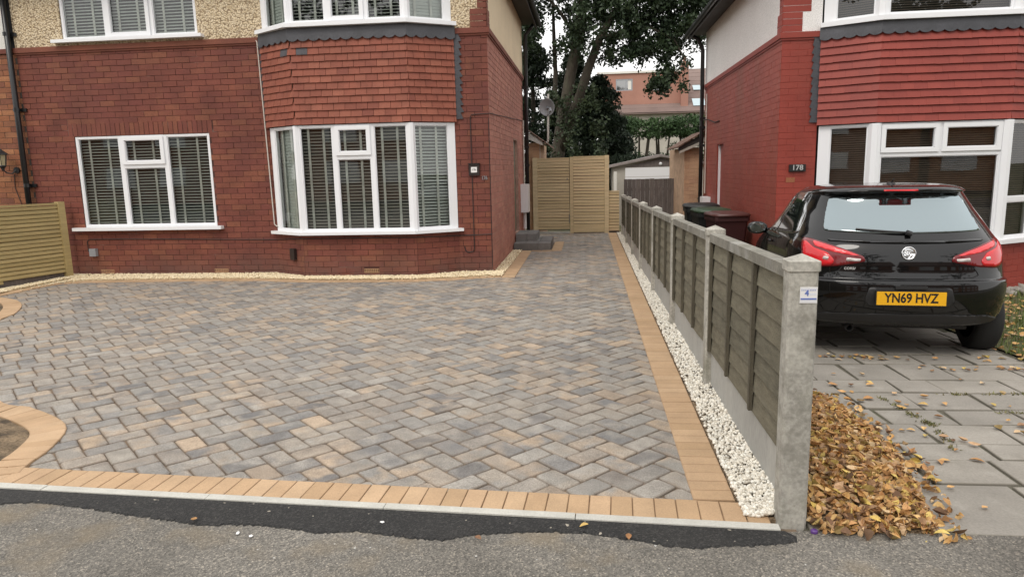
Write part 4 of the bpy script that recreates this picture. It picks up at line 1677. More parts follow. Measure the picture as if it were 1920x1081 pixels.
# flue pipe carrying the satellite dish
fl = thing('satellite_dish', 'grey satellite dish on a pale bent pole above the wooden gate', 'dish', (-.92, 17.25, 2.1))
mb = MB()
mb.tube([(-1.13, 17.15, 1.4), (-1.13, 17.15, 2.05), (-1.11, 17.15, 2.12), (-.98, 17.15, 2.13), (-.935, 17.15, 2.15), (-.915, 17.15, 2.21), (-.90, 17.15, 3.28)], .024, 8)
mb.build('pole', 'cable_white', fl, True)
mb = MB()
Md = Matrix.Translation((-.93, 17.08, 2.97)) @ Matrix.Rotation(R(100), 4, 'X') @ Matrix.Rotation(R(-8), 4, 'Y') @ Matrix.Diagonal((.9, 1, 1, 1))
prof = [(.001, -.05), (.07, -.045), (.13, -.025), (.19, .005), (.205, .012), (.207, .006), (.19, -.003), (.13, -.034), (.07, -.054), (.001, -.06)]
mb.lathe(prof, Md, 28)
mb.build('reflector', 'dish_grey', fl, True)
mb = MB()
mb.tube([(-.91, 17.1, 2.80), (-.86, 16.85, 2.80), (-.83, 16.72, 2.86)], .012, 6)
mb.tube([(-.83, 16.72, 2.84), (-.84, 16.78, 2.92)], .03, 8)
mb.tube([(-.90, 17.13, 2.95), (-.92, 17.06, 2.97)], .03, 8)
mb.build('feed_arm', 'box_grey', fl)

# ------------------------------------------------------------------ adjoining house beyond the drainpipe
HA = thing('adjoining_house', 'orange brick adjoining house at the left edge beyond the black drainpipe', 'house', (-12, 10.49, 0))
FA = frame((-16, YF, 0), (1, 0, 0), (0, -1, 0))
mb = MB()
wall_sheet(mb, FA, 7.2 - .001, -.2, ZS + .07, [], -.005)
mb.build('wall', 'dark_mortar', HA)
ba = MB()
for q in courses(7.2 - .002, -.01, ZS - .005, [(0, 5.6, -1, 9)]):
    brick_mesh(ba, FA, *q)
stuff(ba.build('brickwork', 'orange_brick', HA))
mb = MB()
wall_sheet(mb, FA, 7.1, ZS + .07, ZE, [], .004)
mb.build('render_wall', 'white_paint', HA)
mb = MB()
mb.box(-16, XW0 - .021, YF - .03, YF + .02, ZS, ZS + .07)
mb.build('string_course', 'painted_brick', HA)
lt = thing('wall_lantern', 'small black wall lantern on a bracket at the left edge above the slatted fence', 'lantern', (-9.13, YF - .1, 1.9))
mb = MB()
lx, ly = -9.16, YF - .16
mb.lathe([(.005, 2.06), (.02, 2.04), (.10, 1.98), (.105, 1.965), (.07, 1.962)], Matrix.Translation((lx, ly, 0)), 6)
mb.lathe([(.052, 1.80), (.058, 1.785), (.03, 1.76), (.02, 1.72), (.001, 1.71)], Matrix.Translation((lx, ly, 0)), 6)
for k in range(6):
    t = k * math.pi / 3
    mb.tube([(lx + .052 * math.cos(t), ly + .052 * math.sin(t), 1.80), (lx + .075 * math.cos(t), ly + .075 * math.sin(t), 1.965)], .005, 4)
mb.build('cage', 'black_plastic', lt)
mb = MB()
mb.lathe([(.048, 1.80), (.07, 1.962)], Matrix.Translation((lx, ly, 0)), 6)
mb.build('lamp_glass', 'lantern_glass', lt)
mb = MB()
mb.tube([(lx, ly, 1.73), (lx + .03, ly + .03, 1.68), (lx + .08, ly + .08, 1.67), (lx + .11, ly + .13, 1.72), (lx + .11, YF, 1.72)], .012, 6)
mb.lathe([(.001, 0), (.05, 0), (.05, .03), (.001, .035)], Matrix.Translation((lx + .11, YF, 1.72)) @ Matrix.Rotation(R(90), 4, 'X'), 12)
mb.build('bracket', 'black_plastic', lt)
mb = MB()
mb.tube([(lx + .05, YF - .01, 1.66), (lx + .03, YF - .01, 1.45), (lx + .10, YF - .01, 1.2), (lx + .13, YF - .01, .9)], .006, 5)
mb.build('cable', 'cable_dark', lt)

# ------------------------------------------------------------------ slatted timber: left fence, gate, panels
def slatted(root, F, L, z0, z1, pitch=.068, sh=.052, m='new_wood', thick=.018, start=.0, slope=0.):
    n = int((z1 - z0) / pitch)
    t = MB()
    F0 = lambda u, nn, v: F(u, nn, v) - F(0, 0, 0)
    b_ = .006
    vs = []
    for u in (0, L):
        vs += [F0(u, 0, 0), F0(u, thick - b_, 0), F0(u, thick, b_), F0(u, thick, sh - b_), F0(u, thick - b_, sh), F0(u, 0, sh)]
    fs = [(k, (k + 1) % 6, 6 + (k + 1) % 6, 6 + k) for k in range(6)] + [(0, 1, 2, 3, 4, 5), (6, 11, 10, 9, 8, 7)]
    t.add(vs, fs, 0)
    me = t.mesh('slat')
    me.materials.append(MATS[m])
    bm = bmesh.new()
    bm.from_mesh(me)
    bmesh.ops.recalc_face_normals(bm, faces=bm.faces)
    bm.to_mesh(me)
    bm.free()
    for k in range(n):
        M4 = Matrix.Translation(F(0, rnd.uniform(-.002, .002), z0 + k * pitch + rnd.uniform(-.0025, .0025))) @ Matrix.Rotation(rnd.uniform(-.0025, .0025), 4, 'Y')
        put('slat', me, M4, root)


fl_ = thing('slatted_fence', 'low yellow slatted timber fence running off the left edge from the house wall', 'fence', (-8.4, 10.2, 0))
A = Vector((-8.28, 10.33, 0))
B = Vector((-9.05, 8.10, 0))
U = (A - B).normalized()
Nn = Vector((U.y, -U.x, 0))
F = frame(B, U, Nn)
L = (A - B).length
slatted(fl_, F, L - .05, .10, 1.17, .0629, .051)
mb = MB()
mb.obox(F, L - .05, L + .05, -.05, .05, -.05, 1.215)
mb.build('post', 'new_wood', fl_)
mb = MB()
for u in (L - 1.0, L - 1.9):
    mb.obox(F, u - .025, u + .025, -.03, -.004, .05, 1.15)
mb.build('back_batten', 'new_wood', fl_)
mb = MB()
mb.obox(F, 0, L - .051, -.035, .022, 1.168, 1.20)
mb.obox(F, 0, L - .051, -.03, -.022, .1, 1.16)
mb.build('top_rail', 'new_wood', fl_)
mb = MB()
mb.obox(F, 0, L - .051, -.04, -.031, .0, 1.15)
mb.build('back_board', 'old_plank', fl_)

GY = 16.9
gt = thing('slatted_gate', 'tall yellow slatted timber gate at the end of the path beside the house', 'gate', (-.8, GY, 0))
FG = frame((-1.27, GY, 0), (1, 0, 0), (0, -1, 0))
slatted(gt, frame((-1.165, GY, 0), (1, 0, 0), (0, -1, 0)), .755, .095, 1.76, .0693, .061, 'pale_new_wood')
mb = MB()
mb.box(-1.28, -1.17, GY - .045, GY + .05, -.05, 1.80)
mb.build('post', 'pale_new_wood', gt)
mb = MB()
mb.box(-1.165, -.41, GY - .022, GY + .03, 1.752, 1.785)
mb.build('top_rail', 'pale_new_wood', gt)
mb = MB()
mb.box(-1.165, -.41, GY + .006, GY + .02, .08, 1.75)
mb.build('back_board', 'old_plank', gt)
mb = MB()
mb.box(-1.15, -.40, GY - .03, GY + .05, -.02, .045)
mb.build('threshold', 'pale_concrete', gt)
mb = MB()
mb.tube([(-.42, GY - .03, .25), (-.42, GY - .03, .45)], .008, 6)
mb.tube([(-.46, GY - .035, 1.27), (-.46, GY - .035, 1.31)], .012, 6)
mb.build('latch', 'steel_grey', gt)
gp = thing('slatted_screen', 'tall yellow slatted timber panel fixed to the right of the gate', 'fence panel', (.05, GY, 0))
slatted(gp, frame((-.315, GY, 0), (1, 0, 0), (0, -1, 0)), .73, .225, 1.785, .0709, .062, 'pale_new_wood')
mb = MB()
mb.box(-.40, -.318, GY - .05, GY + .05, -.05, 1.80)
mb.build('post', 'pale_new_wood', gp)
mb = MB()
mb.box(.418, .522, GY - .05, GY + .05, -.05, 1.82)
mb.build('post', 'pale_new_wood', gp)
mb = MB()
mb.box(-.315, .415, GY - .022, GY + .03, 1.777, 1.81)
mb.build('top_rail', 'pale_new_wood', gp)
mb = MB()
mb.box(-.315, .415, GY + .006, GY + .02, .0, 1.77)
mb.build('back_board', 'old_plank', gp)
mb = MB()
mb.box(-.315, .415, GY - .02, GY + .005, .02, .215)
mb.build('kick_board', 'pale_new_wood', gp)
gi = thing('slatted_infill', 'narrow low slatted timber infill between the tall panel and the grey fence', 'fence panel', (.6, GY, 0))
slatted(gi, frame((.525, GY + .02, 0), (1, 0, 0), (0, -1, 0)), .24, .04, .965, .0711, .062, 'pale_new_wood')
mb = MB()
mb.box(.525, .765, GY + .0, GY + .05, .963, .99)
mb.build('top_rail', 'pale_new_wood', gi)
mb = MB()
mb.box(.525, .765, GY + .026, GY + .04, .0, .96)
mb.build('back_board', 'old_plank', gi)

# door steps of grey block beside the side door
st = thing('door_step', 'two grey block steps up to the side door of the left house', 'steps', (-1.1, 13.8, 0))
mats_step = mat('step_block', [(.16, .155, .15), (.21, .20, .19), (.14, .135, .135)], .85, ns=6, namt=.2, fine=120, famt=.2, bump=.4)


def step_blocks(x0, x1, y0, y1, z0, z1, w):
    n = max(1, round((x1 - x0) / w))
    m_ = max(1, round((y1 - y0) / w))
    for i in range(n):
        for j in range(m_):
            b2 = MB()
            a, c_ = x0 + (x1 - x0) * i / n, y0 + (y1 - y0) * j / m_
            vs = [(a + .002, c_ + .002), (a + (x1 - x0) / n - .002, c_ + .002), (a + (x1 - x0) / n - .002, c_ + (y1 - y0) / m_ - .002), (a + .002, c_ + (y1 - y0) / m_ - .002)]
            lo = [(p[0], p[1], z0) for p in vs]
            mi = [(p[0], p[1], z1 - .008) for p in vs]
            e = .008
            cx_, cy_ = sum(p[0] for p in vs) / 4, sum(p[1] for p in vs) / 4
            hi = [(p[0] + (e if p[0] < cx_ else -e), p[1] + (e if p[1] < cy_ else -e), z1) for p in vs]
            fs = [(k + o, (k + 1) % 4 + o, (k + 1) % 4 + 4 + o, k + 4 + o) for o in (0, 4) for k in range(4)] + [(8, 9, 10, 11)]
            b2.add(lo + mi + hi, fs)
            b2.build('step_block', 'step_block', st)


step_blocks(-1.405, -.70, 13.40, 14.75, -.01, .145, .24)
step_blocks(-1.40, -.98, 13.80, 14.60, .146, .29, .21)

# ------------------------------------------------------------------ right house
DZ = -.25
HR = thing('painted_house', 'bright red painted brick house with a red tiled bay on the right of the fence', 'house', (4, 10.49, DZ))
XR = 2.70
ZR = 3.25
FR = frame((XR, YF, 0), (1, 0, 0), (0, -1, 0))
LR = 7.3
rb0, rb1 = 3.22, 6.20
H_RB = (rb0 - XR, rb1 - XR, -.6, 3.36)
mb = MB()
wall_sheet(mb, FR, LR, -.6, ZR, [H_RB], -.0028)
mb.build('wall', 'red_mortar', HR)
b2 = MB()
rb_list = sorted(((px_area(FR, q), q) for q in courses(LR, DZ - .1, ZR - .005, [H_RB], joint=.0035)), key=lambda t: -t[0])
fullr = []
for k in range(4):
    m1 = MB()
    brick_mesh(m1, frame((0, 0, 0), (1, 0, 0), (0, -1, 0)), -.1157, .1157, -.0412, .0412, ins=.003, r=0)
    me = m1.mesh('brick')
    me.materials.append(MATS['red_paint_brick'])
    fullr.append(me)
k = 0
for ar, q in rb_list:
    if ar > 0 and abs(q[1] - q[0] - .2315) < .002:
        put('brick', fullr[k % 4], Matrix.Translation(FR((q[0] + q[1]) / 2, 0, (q[2] + q[3]) / 2)), HR)
        k += 1
    else:
        brick_mesh(b2, FR, *q, ins=.003)
RBP = [(rb0 + .01, 10.49), (3.85, 10.15), (5.55, 10.15), (6.19, 10.49)]
bm_ = MB()
for a, b_ in zip(RBP, RBP[1:]):
    U = Vector((b_[0] - a[0], b_[1] - a[1], 0))
    L = U.length
    U.normalize()
    F = frame((*a, 0), U, (U.y, -U.x, 0))
    wall_sheet(bm_, F, L, -.6, .44, [], -.004)
    for q in courses(L, DZ - .1, .41, [], joint=.0035):
        brick_mesh(b2, F, *q, ins=.004)
bm_.build('bay_wall', 'red_mortar', HR)
stuff(b2.build('brickwork', 'red_paint_brick', HR))
g = MB()
F = frame((*RBP[1], 0), (1, 0, 0), (0, -1, 0))
for k in range(6):
    g.obox(F, 1.86 - .2 + k * .03, 1.86 - .2 + k * .03 + .02, .002, .009, .02, .16)
g.build('air_brick', 'red_mortar', HR)
# string course
mb = MB()
mb.box(XR - .035, 3.22, YF - .035, YF + .02, ZR, ZR + .075)
mb.box(XR - .018, 3.22, YF - .018, YF + .02, ZR - .03, ZR - .0005)
mb.build('string_course', 'red_paint_brick', HR)
mb = MB()
mb.box(6.2, 10, YF - .035, YF + .02, ZR, ZR + .075)
mb.build('string_course', 'red_paint_brick', HR)
mb = MB()
mb.box(XR - .0345, XR + .02, YF + .021, 16.9, ZR + .001, ZR + .074)
mb.box(XR - .0175, XR + .02, YF + .021, 16.9, ZR - .0295, ZR - .001)
mb.build('string_course', 'red_paint_brick', HR)
ZER = ZE + DZ
mb = MB()
wall_sheet(mb, FR, LR, ZR + .07, ZER, [(rb0 - XR, rb1 - XR, 3.36, 4.42)], .006)
mb.build('render_wall', 'grey_white_render', HR)
qb = MB()
for q in range(0, 14):
    w = .26 if (q // 3) % 2 == 0 else .37
    brick_mesh(qb, FR, .0, w, ZR + .083 + q * .086, ZR + .164 + q * .086, n=.012)
# side wall
FT = frame((XR, 16.9, 0), (0, -1, 0), (-1, 0, 0))
LT = 16.9 - YF
H_RD = (16.9 - 15.25, 16.9 - 14.55, -.05, 1.95)
for q in range(0, 14):
    w = .24 if (q // 3) % 2 == 0 else .15
    brick_mesh(qb, FT, LT - w, LT, ZR + .083 + q * .086, ZR + .164 + q * .086, n=.012)
qb.build('quoin', 'red_paint_brick', HR)
mb = MB()
wall_sheet(mb, FT, LT, -.6, ZR, [H_RD], -.0028)
mb.build('side_wall', 'red_mortar', HR)
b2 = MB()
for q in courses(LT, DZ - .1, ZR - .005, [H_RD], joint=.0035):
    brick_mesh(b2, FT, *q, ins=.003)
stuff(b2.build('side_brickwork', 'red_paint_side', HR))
mb = MB()
wall_sheet(mb, FT, LT, ZR + .07, ZER, [], .006)
mb.build('side_render', 'grey_white_render', HR)
mb = MB()
mb.obox(FT, H_RD[0], H_RD[1], -.10, -.07, H_RD[2], H_RD[3])
dr = mb.build('side_door', 'red_paint_brick', HR)
mb = MB()
mb.obox(FT, H_RD[0], H_RD[0] + .06, -.07, -.03, H_RD[2], H_RD[3])
mb.obox(FT, H_RD[1] - .06, H_RD[1], -.07, -.03, H_RD[2], H_RD[3])
mb.build('door_frame', 'white_upvc', dr)
mb = MB()
mb.box(XR + .3, 10, YF + .8, 16.85, -.6, ZER)
mb.build('inner_wall', 'room_dark', HR)
mb = MB()
ev = .36
rf = [(XR - ev, YF - ev, ZER - .02), (10.5, YF - ev, ZER - .02), (10.5, 16.9 + ev, ZER - .02), (XR - ev, 16.9 + ev, ZER - .02), (5.6, 13.7, 6.9), (10.5, 13.7, 6.9)]
mb.add(rf, [(0, 1, 5, 4), (1, 2, 5), (2, 3, 4, 5), (3, 0, 4)])
mb.build('roof', 'roof_tile', HR)
mb = MB()
mb.box(XR - ev + .02, 10.5, YF - ev + .02, 16.9 + ev - .02, ZER - .06, ZER - .03)
mb.box(XR - ev, XR - ev + .025, YF - ev, 16.9 + ev, ZER - .17, ZER - .025)
mb.box(XR - ev + .026, 10.5, YF - ev, YF - ev + .024, ZER - .17, ZER - .025)
mb.build('soffit', 'soffit', HR)
mb = MB()
mb.tube([(XR - ev - .055, YF - ev, ZER - .075), (XR - ev - .055, 16.9 + ev, ZER - .075)], .055, 10)
mb.build('gutter', 'gutter_black', HR)
mb = MB()
yp = 16.75
mb.tube([(XR - ev - .02, yp, ZER - .12), (XR - .2, yp, ZER - .22), (XR - .1, yp, ZER - .45), (XR - .09, yp, 2.4), (XR - .09, yp, -.3)], .045, 10)
dp = mb.build('drainpipe', 'gutter_black', HR, True)
for z in (2.35, 1.95, .75, 2.55):
    mb = MB()
    mb.box(XR - .14, XR + .01, yp - .05, yp + .05, z, z + .06)
    mb.build('pipe_bracket', 'gutter_black', dp)
mb = MB()
mb.box(XR - .17, XR - .006, 15.85, 16.25, .30, .85)
mb.build('meter_box', 'white_enamel', HR)
mb = MB()
mb.tube([(XR - .03, 16.5, 3.1), (XR - .03, 16.5, .9)], .014, 6)
mb.build('conduit', 'cable_white', HR)
mb = MB()
mb.tube([(XR - .06, 16.6, 2.55), (XR - .03, 16.2, 2.52), (XR - .015, 15.5, 2.42), (XR - .015, 15.0, 2.42)], .012, 5)
mb.build('cable', 'cable_dark', HR)
# right bay windows
RP = [(rb0 + .05, 10.47), (3.87, 10.115), (5.53, 10.115), (6.15, 10.47)]
L0, L1, L2 = (fac_len(i, RP) for i in range(3))
z0, z1 = .47, 2.05
rw = make_window(HR, [
    (RP[0], RP[1], z0, z1, [(.09, L0 - .07, z0, z1, False)], False),
    (RP[1], RP[2], z0, z1, [(.05, L1 / 2, 1.64, z1, True), (L1 / 2, L1 - .05, 1.64, z1, True), (.05, L1 - .05, z0, 1.64, False)], False),
    (RP[2], RP[3], z0, z1, [(.07, L2 - .09, z0, 1.0, False), (.07, L2 - .09, 1.0, z1, False)], False)], 'brown_slat', .03, .027, 45, True, 'bay_window', tapes=False)
bay_posts(rw, RP, z0, z1, .085)
for (A, B, a, b_) in ((RP[0], RP[1], -.03, .09), (RP[2], RP[3], L2 - .09, L2 + .03)):
    mb = MB()
    U = Vector((B[0] - A[0], B[1] - A[1], 0)).normalized()
    mb.obox(frame((*A, 0), U, (U.y, -U.x, 0)), a, b_, -.07, .001, z0, z1, 0)
    mb.build('end_post', 'white_upvc', rw)
mb = MB()
bay_strip(mb, RP, .41, .4695, .08, .05, .05)
mb.build('sill', 'white_upvc', rw)
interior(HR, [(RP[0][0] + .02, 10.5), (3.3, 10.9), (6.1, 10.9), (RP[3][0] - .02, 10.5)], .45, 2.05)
z0, z1 = 3.42, 4.36
rw = make_window(HR, [
    (RP[0], RP[1], z0, z1, [(.09, L0 - .07, z0, z1, False)], False),
    (RP[1], RP[2], z0, z1, [(.05, L1 - .05, z0, z1, False)], False),
    (RP[2], RP[3], z0, z1, [(.07, L2 - .09, z0, z1, False)], False)], 'brown_slat', .03, .027, 45, True, 'bay_window', tapes=False)
bay_posts(rw, RP, z0, z1, .085)
for (A, B, a, b_) in ((RP[0], RP[1], -.03, .09), (RP[2], RP[3], L2 - .09, L2 + .03)):
    mb = MB()
    U = Vector((B[0] - A[0], B[1] - A[1], 0)).normalized()
    mb.obox(frame((*A, 0), U, (U.y, -U.x, 0)), a, b_, -.07, .001, z0, z1, 0)
    mb.build('end_post', 'white_upvc', rw)
mb = MB()
bay_strip(mb, RP, 3.36, 3.4195, .09, .05, .04)
mb.build('sill', 'white_upvc', rw)
interior(HR, [(RP[0][0] + .02, 10.5), (3.3, 10.9), (6.1, 10.9), (RP[3][0] - .02, 10.5)], 3.4, 4.38)
mb = MB()
bay_strip(mb, RP, 4.361, 4.5, .12, .2, .03)
mb.build('bay_roof_edge', 'white_upvc', HR)
RTP = [(rb0, 10.482), (3.87, 10.115), (5.53, 10.115), (6.2, 10.482)]
tile_hang(HR, RTP, 2.062, 3.20, 'red_tile', rows=11, lift=.03, gap=.0005)
scallop_flashing(HR, RTP, 3.215, 3.365, out=.05, amp=.03)
side_lead(HR, 3.215, .085, 2.10, 3.24, YF - .02, -1, .03)
nq = thing('house_number', 'black plaque with silver numerals on the red painted wall above the parked car', 'sign', (2.97, YF - .02, 1.48))
mb = MB()
mb.box(2.86, 3.085, YF - .035, YF - .003, 1.43, 1.53)
mb.build('plaque', 'plate_black', nq)
text_on('lettering', '178', .10, (2.972, YF - .0365, 1.482), (1, 0, 0), (0, 0, 1), (0, -1, 0), 'sign_silver', nq, .0015, 1.05, .001)
mb = MB()
mb.box(2.83, 2.95, YF - .004, YF + .004, 1.28, 1.345)
mb.build('bare_brick', 'orange_brick', HR)
# right-hand rear extension
extension(HR, 2.28, 2.69, 17.05, 1.95, -1, 'beige_brick', 'beige_mortar')
mb = MB()
for k in range(4):
    xa = 2.72 - .15 * k
    za = 2.33 - .085 * k
    mb.add([(xa, 16.85, za), (xa - .18, 16.85, za - .105), (xa - .18, 19, za - .105), (xa, 19, za), (xa, 16.85, za - .035), (xa - .18, 16.85, za - .14), (xa - .18, 19, za - .14), (xa, 19, za - .035)],
           [(0, 1, 2, 3), (0, 4, 5, 1), (1, 5, 6, 2), (4, 7, 6, 5), (0, 3, 7, 4)])
mb.build('extension_roof', 'roof_tile', HR)
mb = MB()
mb.add([(2.69, 16.88, 2.04), (2.15, 16.88, 1.82), (2.15, 16.88, 1.87), (2.69, 16.88, 2.11), (2.69, 17.0, 2.04), (2.15, 17.0, 1.82), (2.15, 17.0, 1.87), (2.69, 17.0, 2.11)],
       [(0, 1, 2, 3), (0, 4, 5, 1), (1, 5, 6, 2), (3, 2, 6, 7)])
mb.build('barge_board', 'garage_render', HR)
mb = MB()
mb.add([(2.69, 16.9, 2.111), (2.13, 16.9, 1.871), (2.13, 16.9, 1.98), (2.69, 16.9, 2.24), (2.69, 17.04, 2.111), (2.13, 17.04, 1.871), (2.13, 17.04, 1.98), (2.69, 17.04, 2.24)],
       [(0, 1, 2, 3), (0, 4, 5, 1), (1, 5, 6, 2), (3, 2, 6, 7)])
mb.build('fascia', 'soffit', HR)

# ------------------------------------------------------------------ neighbour's drive of grey slabs

mb = MB()
rows_y = [2.93, 10.5, 40]
for a, b_ in zip(rows_y, rows_y[1:]):
    mb.add([(.93, a, gz(a) - .012), (3.65, a, gz(a) - .012), (3.65, b_, gz(b_) - .012), (.93, b_, gz(b_) - .012)], [(0, 1, 2, 3)], 0)
nd = struct(mb.build('neighbour_driveway', 'slab_joint', fix=False))
mb = MB()
mb.add([(3.64, 2.93, .004), (40, 2.93, .004), (40, 10.6, -.245), (3.64, 10.6, -.245)], [(0, 1, 2, 3)], 0)
struct(mb.build('front_garden', 'lawn', fix=False))
y = 2.935
row = 0
depths = [.52, .33, .25, .34, .30, .39, .34, .5, .34, .33, .3, .36, .33, .35, .33, .35, .33, .35, .33, .35]
for dpt in depths:
    if y > 9.2:
        break
    x = .955 + (rnd.uniform(0, .25) if row else 0)
    xs = [.955]
    while xs[-1] < 3.62:
        xs.append(min(3.63, xs[-1] + rnd.choice((.45, .38, .5, .42, .3)) * (1.0 if row else 1.15)))
    if row % 2 and len(xs) > 3:
        xs[1] = xs[1] - .12
    for a, c_ in zip(xs, xs[1:]):
        if c_ - a < .12:
            continue
        b2 = MB()
        g_j = rnd.uniform(.007, .012)
        q = [(a + g_j, y + g_j), (c_ - g_j, y + g_j), (c_ - g_j, y + dpt - g_j), (a + g_j, y + dpt - g_j)]
        q = [(p[0] + rnd.uniform(-.012, .012), p[1] + rnd.uniform(-.012, .012) + (p[0] - 2) * .012) for p in q]
        paver_block(b2, q, gz(y + dpt / 2) + rnd.uniform(-.003, .003), bev=.005, jit=.002, tilt=(rnd.uniform(-.006, .006), rnd.uniform(-.006, .006) + (gz(y + dpt) - gz(y)) / dpt))
        b2.build('slab', 'slab', nd)
    y += dpt
    row += 1

# ------------------------------------------------------------------ leaves
def leaf_geo(l, w, fold, curl):
    """pointed oval blade with a folded midrib and curled tip"""
    pts = []
    prof = [(0, .0), (.18, .62), (.42, 1.), (.68, .78), (.88, .35), (1., 0.)]
    vs, fs = [], []
    for (t, k) in prof:
        z0 = curl * (t - .5) ** 2 * 4 * l * .25
        wv = w * k / 2
        vs += [(l * (t - .5), -wv, z0 + fold * wv), (l * (t - .5), 0, z0), (l * (t - .5), wv, z0 + fold * wv * .8)]
    for i in range(len(prof) - 1):
        o = 3 * i
        fs += [(o, o + 3, o + 4, o + 1), (o + 1, o + 4, o + 5, o + 2)]
    return vs, fs


leaf_me = []
for k in range(6):
    t = MB()
    vs, fs = leaf_geo(rnd.uniform(.050, .074), rnd.uniform(.032, .050), rnd.uniform(.15, .8), rnd.uniform(-.4, .8))
    t.add(vs, fs, 0)
    me = t.mesh('fallen_leaf')
    me.materials.append(MATS['leaf_brown'])
    leaf_me.append(me)


def leaf(p, label, group, tilt=.35, s=1.):
    M4 = Matrix.Translation(p) @ Matrix.Rotation(rnd.uniform(0, 6.28), 4, 'Z') @ Matrix.Rotation(rnd.uniform(-tilt, tilt), 4, 'X') @ Matrix.Rotation(rnd.uniform(-tilt, tilt), 4, 'Y') @ Matrix.Scale(s * rnd.uniform(.6, 1.3), 4)
    o = put('fallen_leaf', leaf_me[rnd.randrange(6)], M4)
    return tag(o, label, 'leaf', group)


PILE = [(.965, 2.90), (1.20, 2.90), (1.47, 2.93), (1.57, 3.30), (1.66, 3.72), (1.69, 4.18), (1.68, 4.75), (1.50, 5.12), (1.15, 5.4), (.96, 5.5)]


def pile_h(x, y):
    d = min(dist_seg((x, y), PILE[k], PILE[k + 1]) for k in range(len(PILE) - 1))
    return min(.10, .27 * d ** .9) if in_poly(x, y, PILE) else 0.


# mound under the leaves
mb = MB()
nx, ny = 22, 50
vs, fs = [], []
for j in range(ny + 1):
    for i in range(nx + 1):
        x, y = .96 + .80 * i / nx, 2.88 + 2.65 * j / ny
        h_ = pile_h(x, y)
        vs.append((x, y, gz(y) + (h_ * .85 - .004 + rnd.uniform(-.004, .004) if h_ > 0 else -.03)))
for j in range(ny):
    for i in range(nx):
        o = j * (nx + 1) + i
        fs.append((o, o + 1, o + nx + 2, o + nx + 1))
lm = MB()
md = MB()
md.add(vs, fs, 0)
struct(md.build('leaf_mould', 'soil', fix=False))
count = 0
while count < 7500:
    x, y = rnd.uniform(.96, 1.80), rnd.uniform(2.86, 5.5)
    h = pile_h(x, y)
    if h <= 0 and rnd.random() > .10:
        continue
    if h <= 0 and min(dist_seg((x, y), PILE[k], PILE[k + 1]) for k in range(len(PILE) - 1)) > .12:
        continue
    sc_ = rnd.choice((rnd.uniform(.4, .8), rnd.uniform(.6, 1.0), rnd.uniform(.7, 1.1)))
    v0, f0 = leaf_geo(.062 * sc_, .040 * sc_ * rnd.uniform(.5, 1.1), rnd.uniform(0, 1.6), rnd.uniform(-1., 1.6))
    M4 = Matrix.Translation((x, y, gz(y) + h + rnd.uniform(-.012, .022) + .006)) @ Matrix.Rotation(rnd.uniform(0, 6.28), 4, 'Z') @ Matrix.Rotation(rnd.gauss(0, .6), 4, 'X') @ Matrix.Rotation(rnd.gauss(0, .5), 4, 'Y')
    lm.add([M4 @ Vector(p) for p in v0], f0)
    count += 1
o = stuff(lm.build('leaf_pile', 'leaf_brown', fix=False))
tag(o, 'drift of dead brown leaves heaped against the fence foot behind the front post', 'leaves')
for _ in range(120):
    for _t in range(40):
        x, y = rnd.uniform(.98, 1.7), rnd.uniform(2.92, 5.1)
        if pile_h(x, y) > 0:
            break
    lab = 'dry curled brown leaf on top of the leaf heap, at its end nearest the tarmac' if y < 3.5 else ('dry curled brown leaf on the middle of the leaf heap along the fence' if y < 4.2 else 'small dry leaf on the thin far end of the leaf heap')
    leaf((x, y, gz(y) + pile_h(x, y) + .026), lab, 'leaves on the leaf heap', .6, .72)
# loose leaves gathered in drifts on the slabs
DR = [(2.42, 6.1, .22, .06, 26, 'brown leaf in the drift lying behind the left end of the car bumper'), (3.15, 5.75, .24, .06, 26, 'tan leaf in the drift on the slabs behind the right rear wheel'),
      (2.12, 4.6, .05, .30, 12, 'leaf caught along the mossy joint in the middle of the grey slabs'), (2.5, 5.2, .4, .3, 10, 'yellow brown leaf lying alone on the slabs well behind the car'),
      (2.0, 4.0, .06, .35, 8, 'leaf on the grey slabs an arm length right of the leaf heap'), (1.72, 3.35, .10, .25, 10, 'leaf strayed from the heap onto the nearest large slabs'),
      (2.9, 4.9, .3, .15, 7, 'fallen leaf at the right side of the slabs near the picture edge'), (2.55, 4.3, .06, .25, 7, 'leaf lying in the joint at the right of the grey slabs'),
      (3.45, 6.1, .2, .08, 8, 'leaf near the lawn edge right of the car'), (1.78, 4.5, .08, .45, 12, 'leaf at the crumbling right-hand edge of the heap')]
for (cx_, cy_, sx, sy, n, lab) in DR:
    for _ in range(n):
        x, y = rnd.gauss(cx_, sx), rnd.gauss(cy_, sy)
        if x < 1.0 or y < 2.95:
            continue
        leaf((x, y, gz(y) + .010), lab, 'loose leaves on the grey slabs', .16, .95)
for (x, y, lab) in ((-1.545, 2.735, 'larger of two small white scraps on the grey asphalt below the dark strip'), (-1.475, 2.715, 'smaller of two small white scraps on the grey asphalt below the dark strip'), (-.93, 2.87, 'torn white scrap on the dark tarmac strip left of the middle')):
    sb = MB()
    n = 7
    sb.add([(x + .011 * rnd.uniform(.6, 1.2) * math.cos(k * 6.283 / n), y + .013 * rnd.uniform(.6, 1.2) * math.sin(k * 6.283 / n), .007 + rnd.uniform(0, .004)) for k in range(n)] + [(x, y, .013)], [(k, (k + 1) % n, n) for k in range(n)])
    tag(sb.build('paper_scrap', 'sign_white', fix=False), lab, 'litter')
for (x, y, lab) in ((.17, 2.80, 'single tan leaf at the ragged edge of the dark tarmac strip, nearest the post'), (-1.80, 2.82, 'small orange leaf on the dark tarmac strip towards the left'), (-.02, 2.885, 'crumpled russet leaf on the dark tarmac strip beside the kerb'),
                  (-.47, 2.745, 'tiny red leaf at the tarmac edge in the middle')):
    tag(leaf((x, y, .016), lab, None, .4, .75), lab, 'leaf')
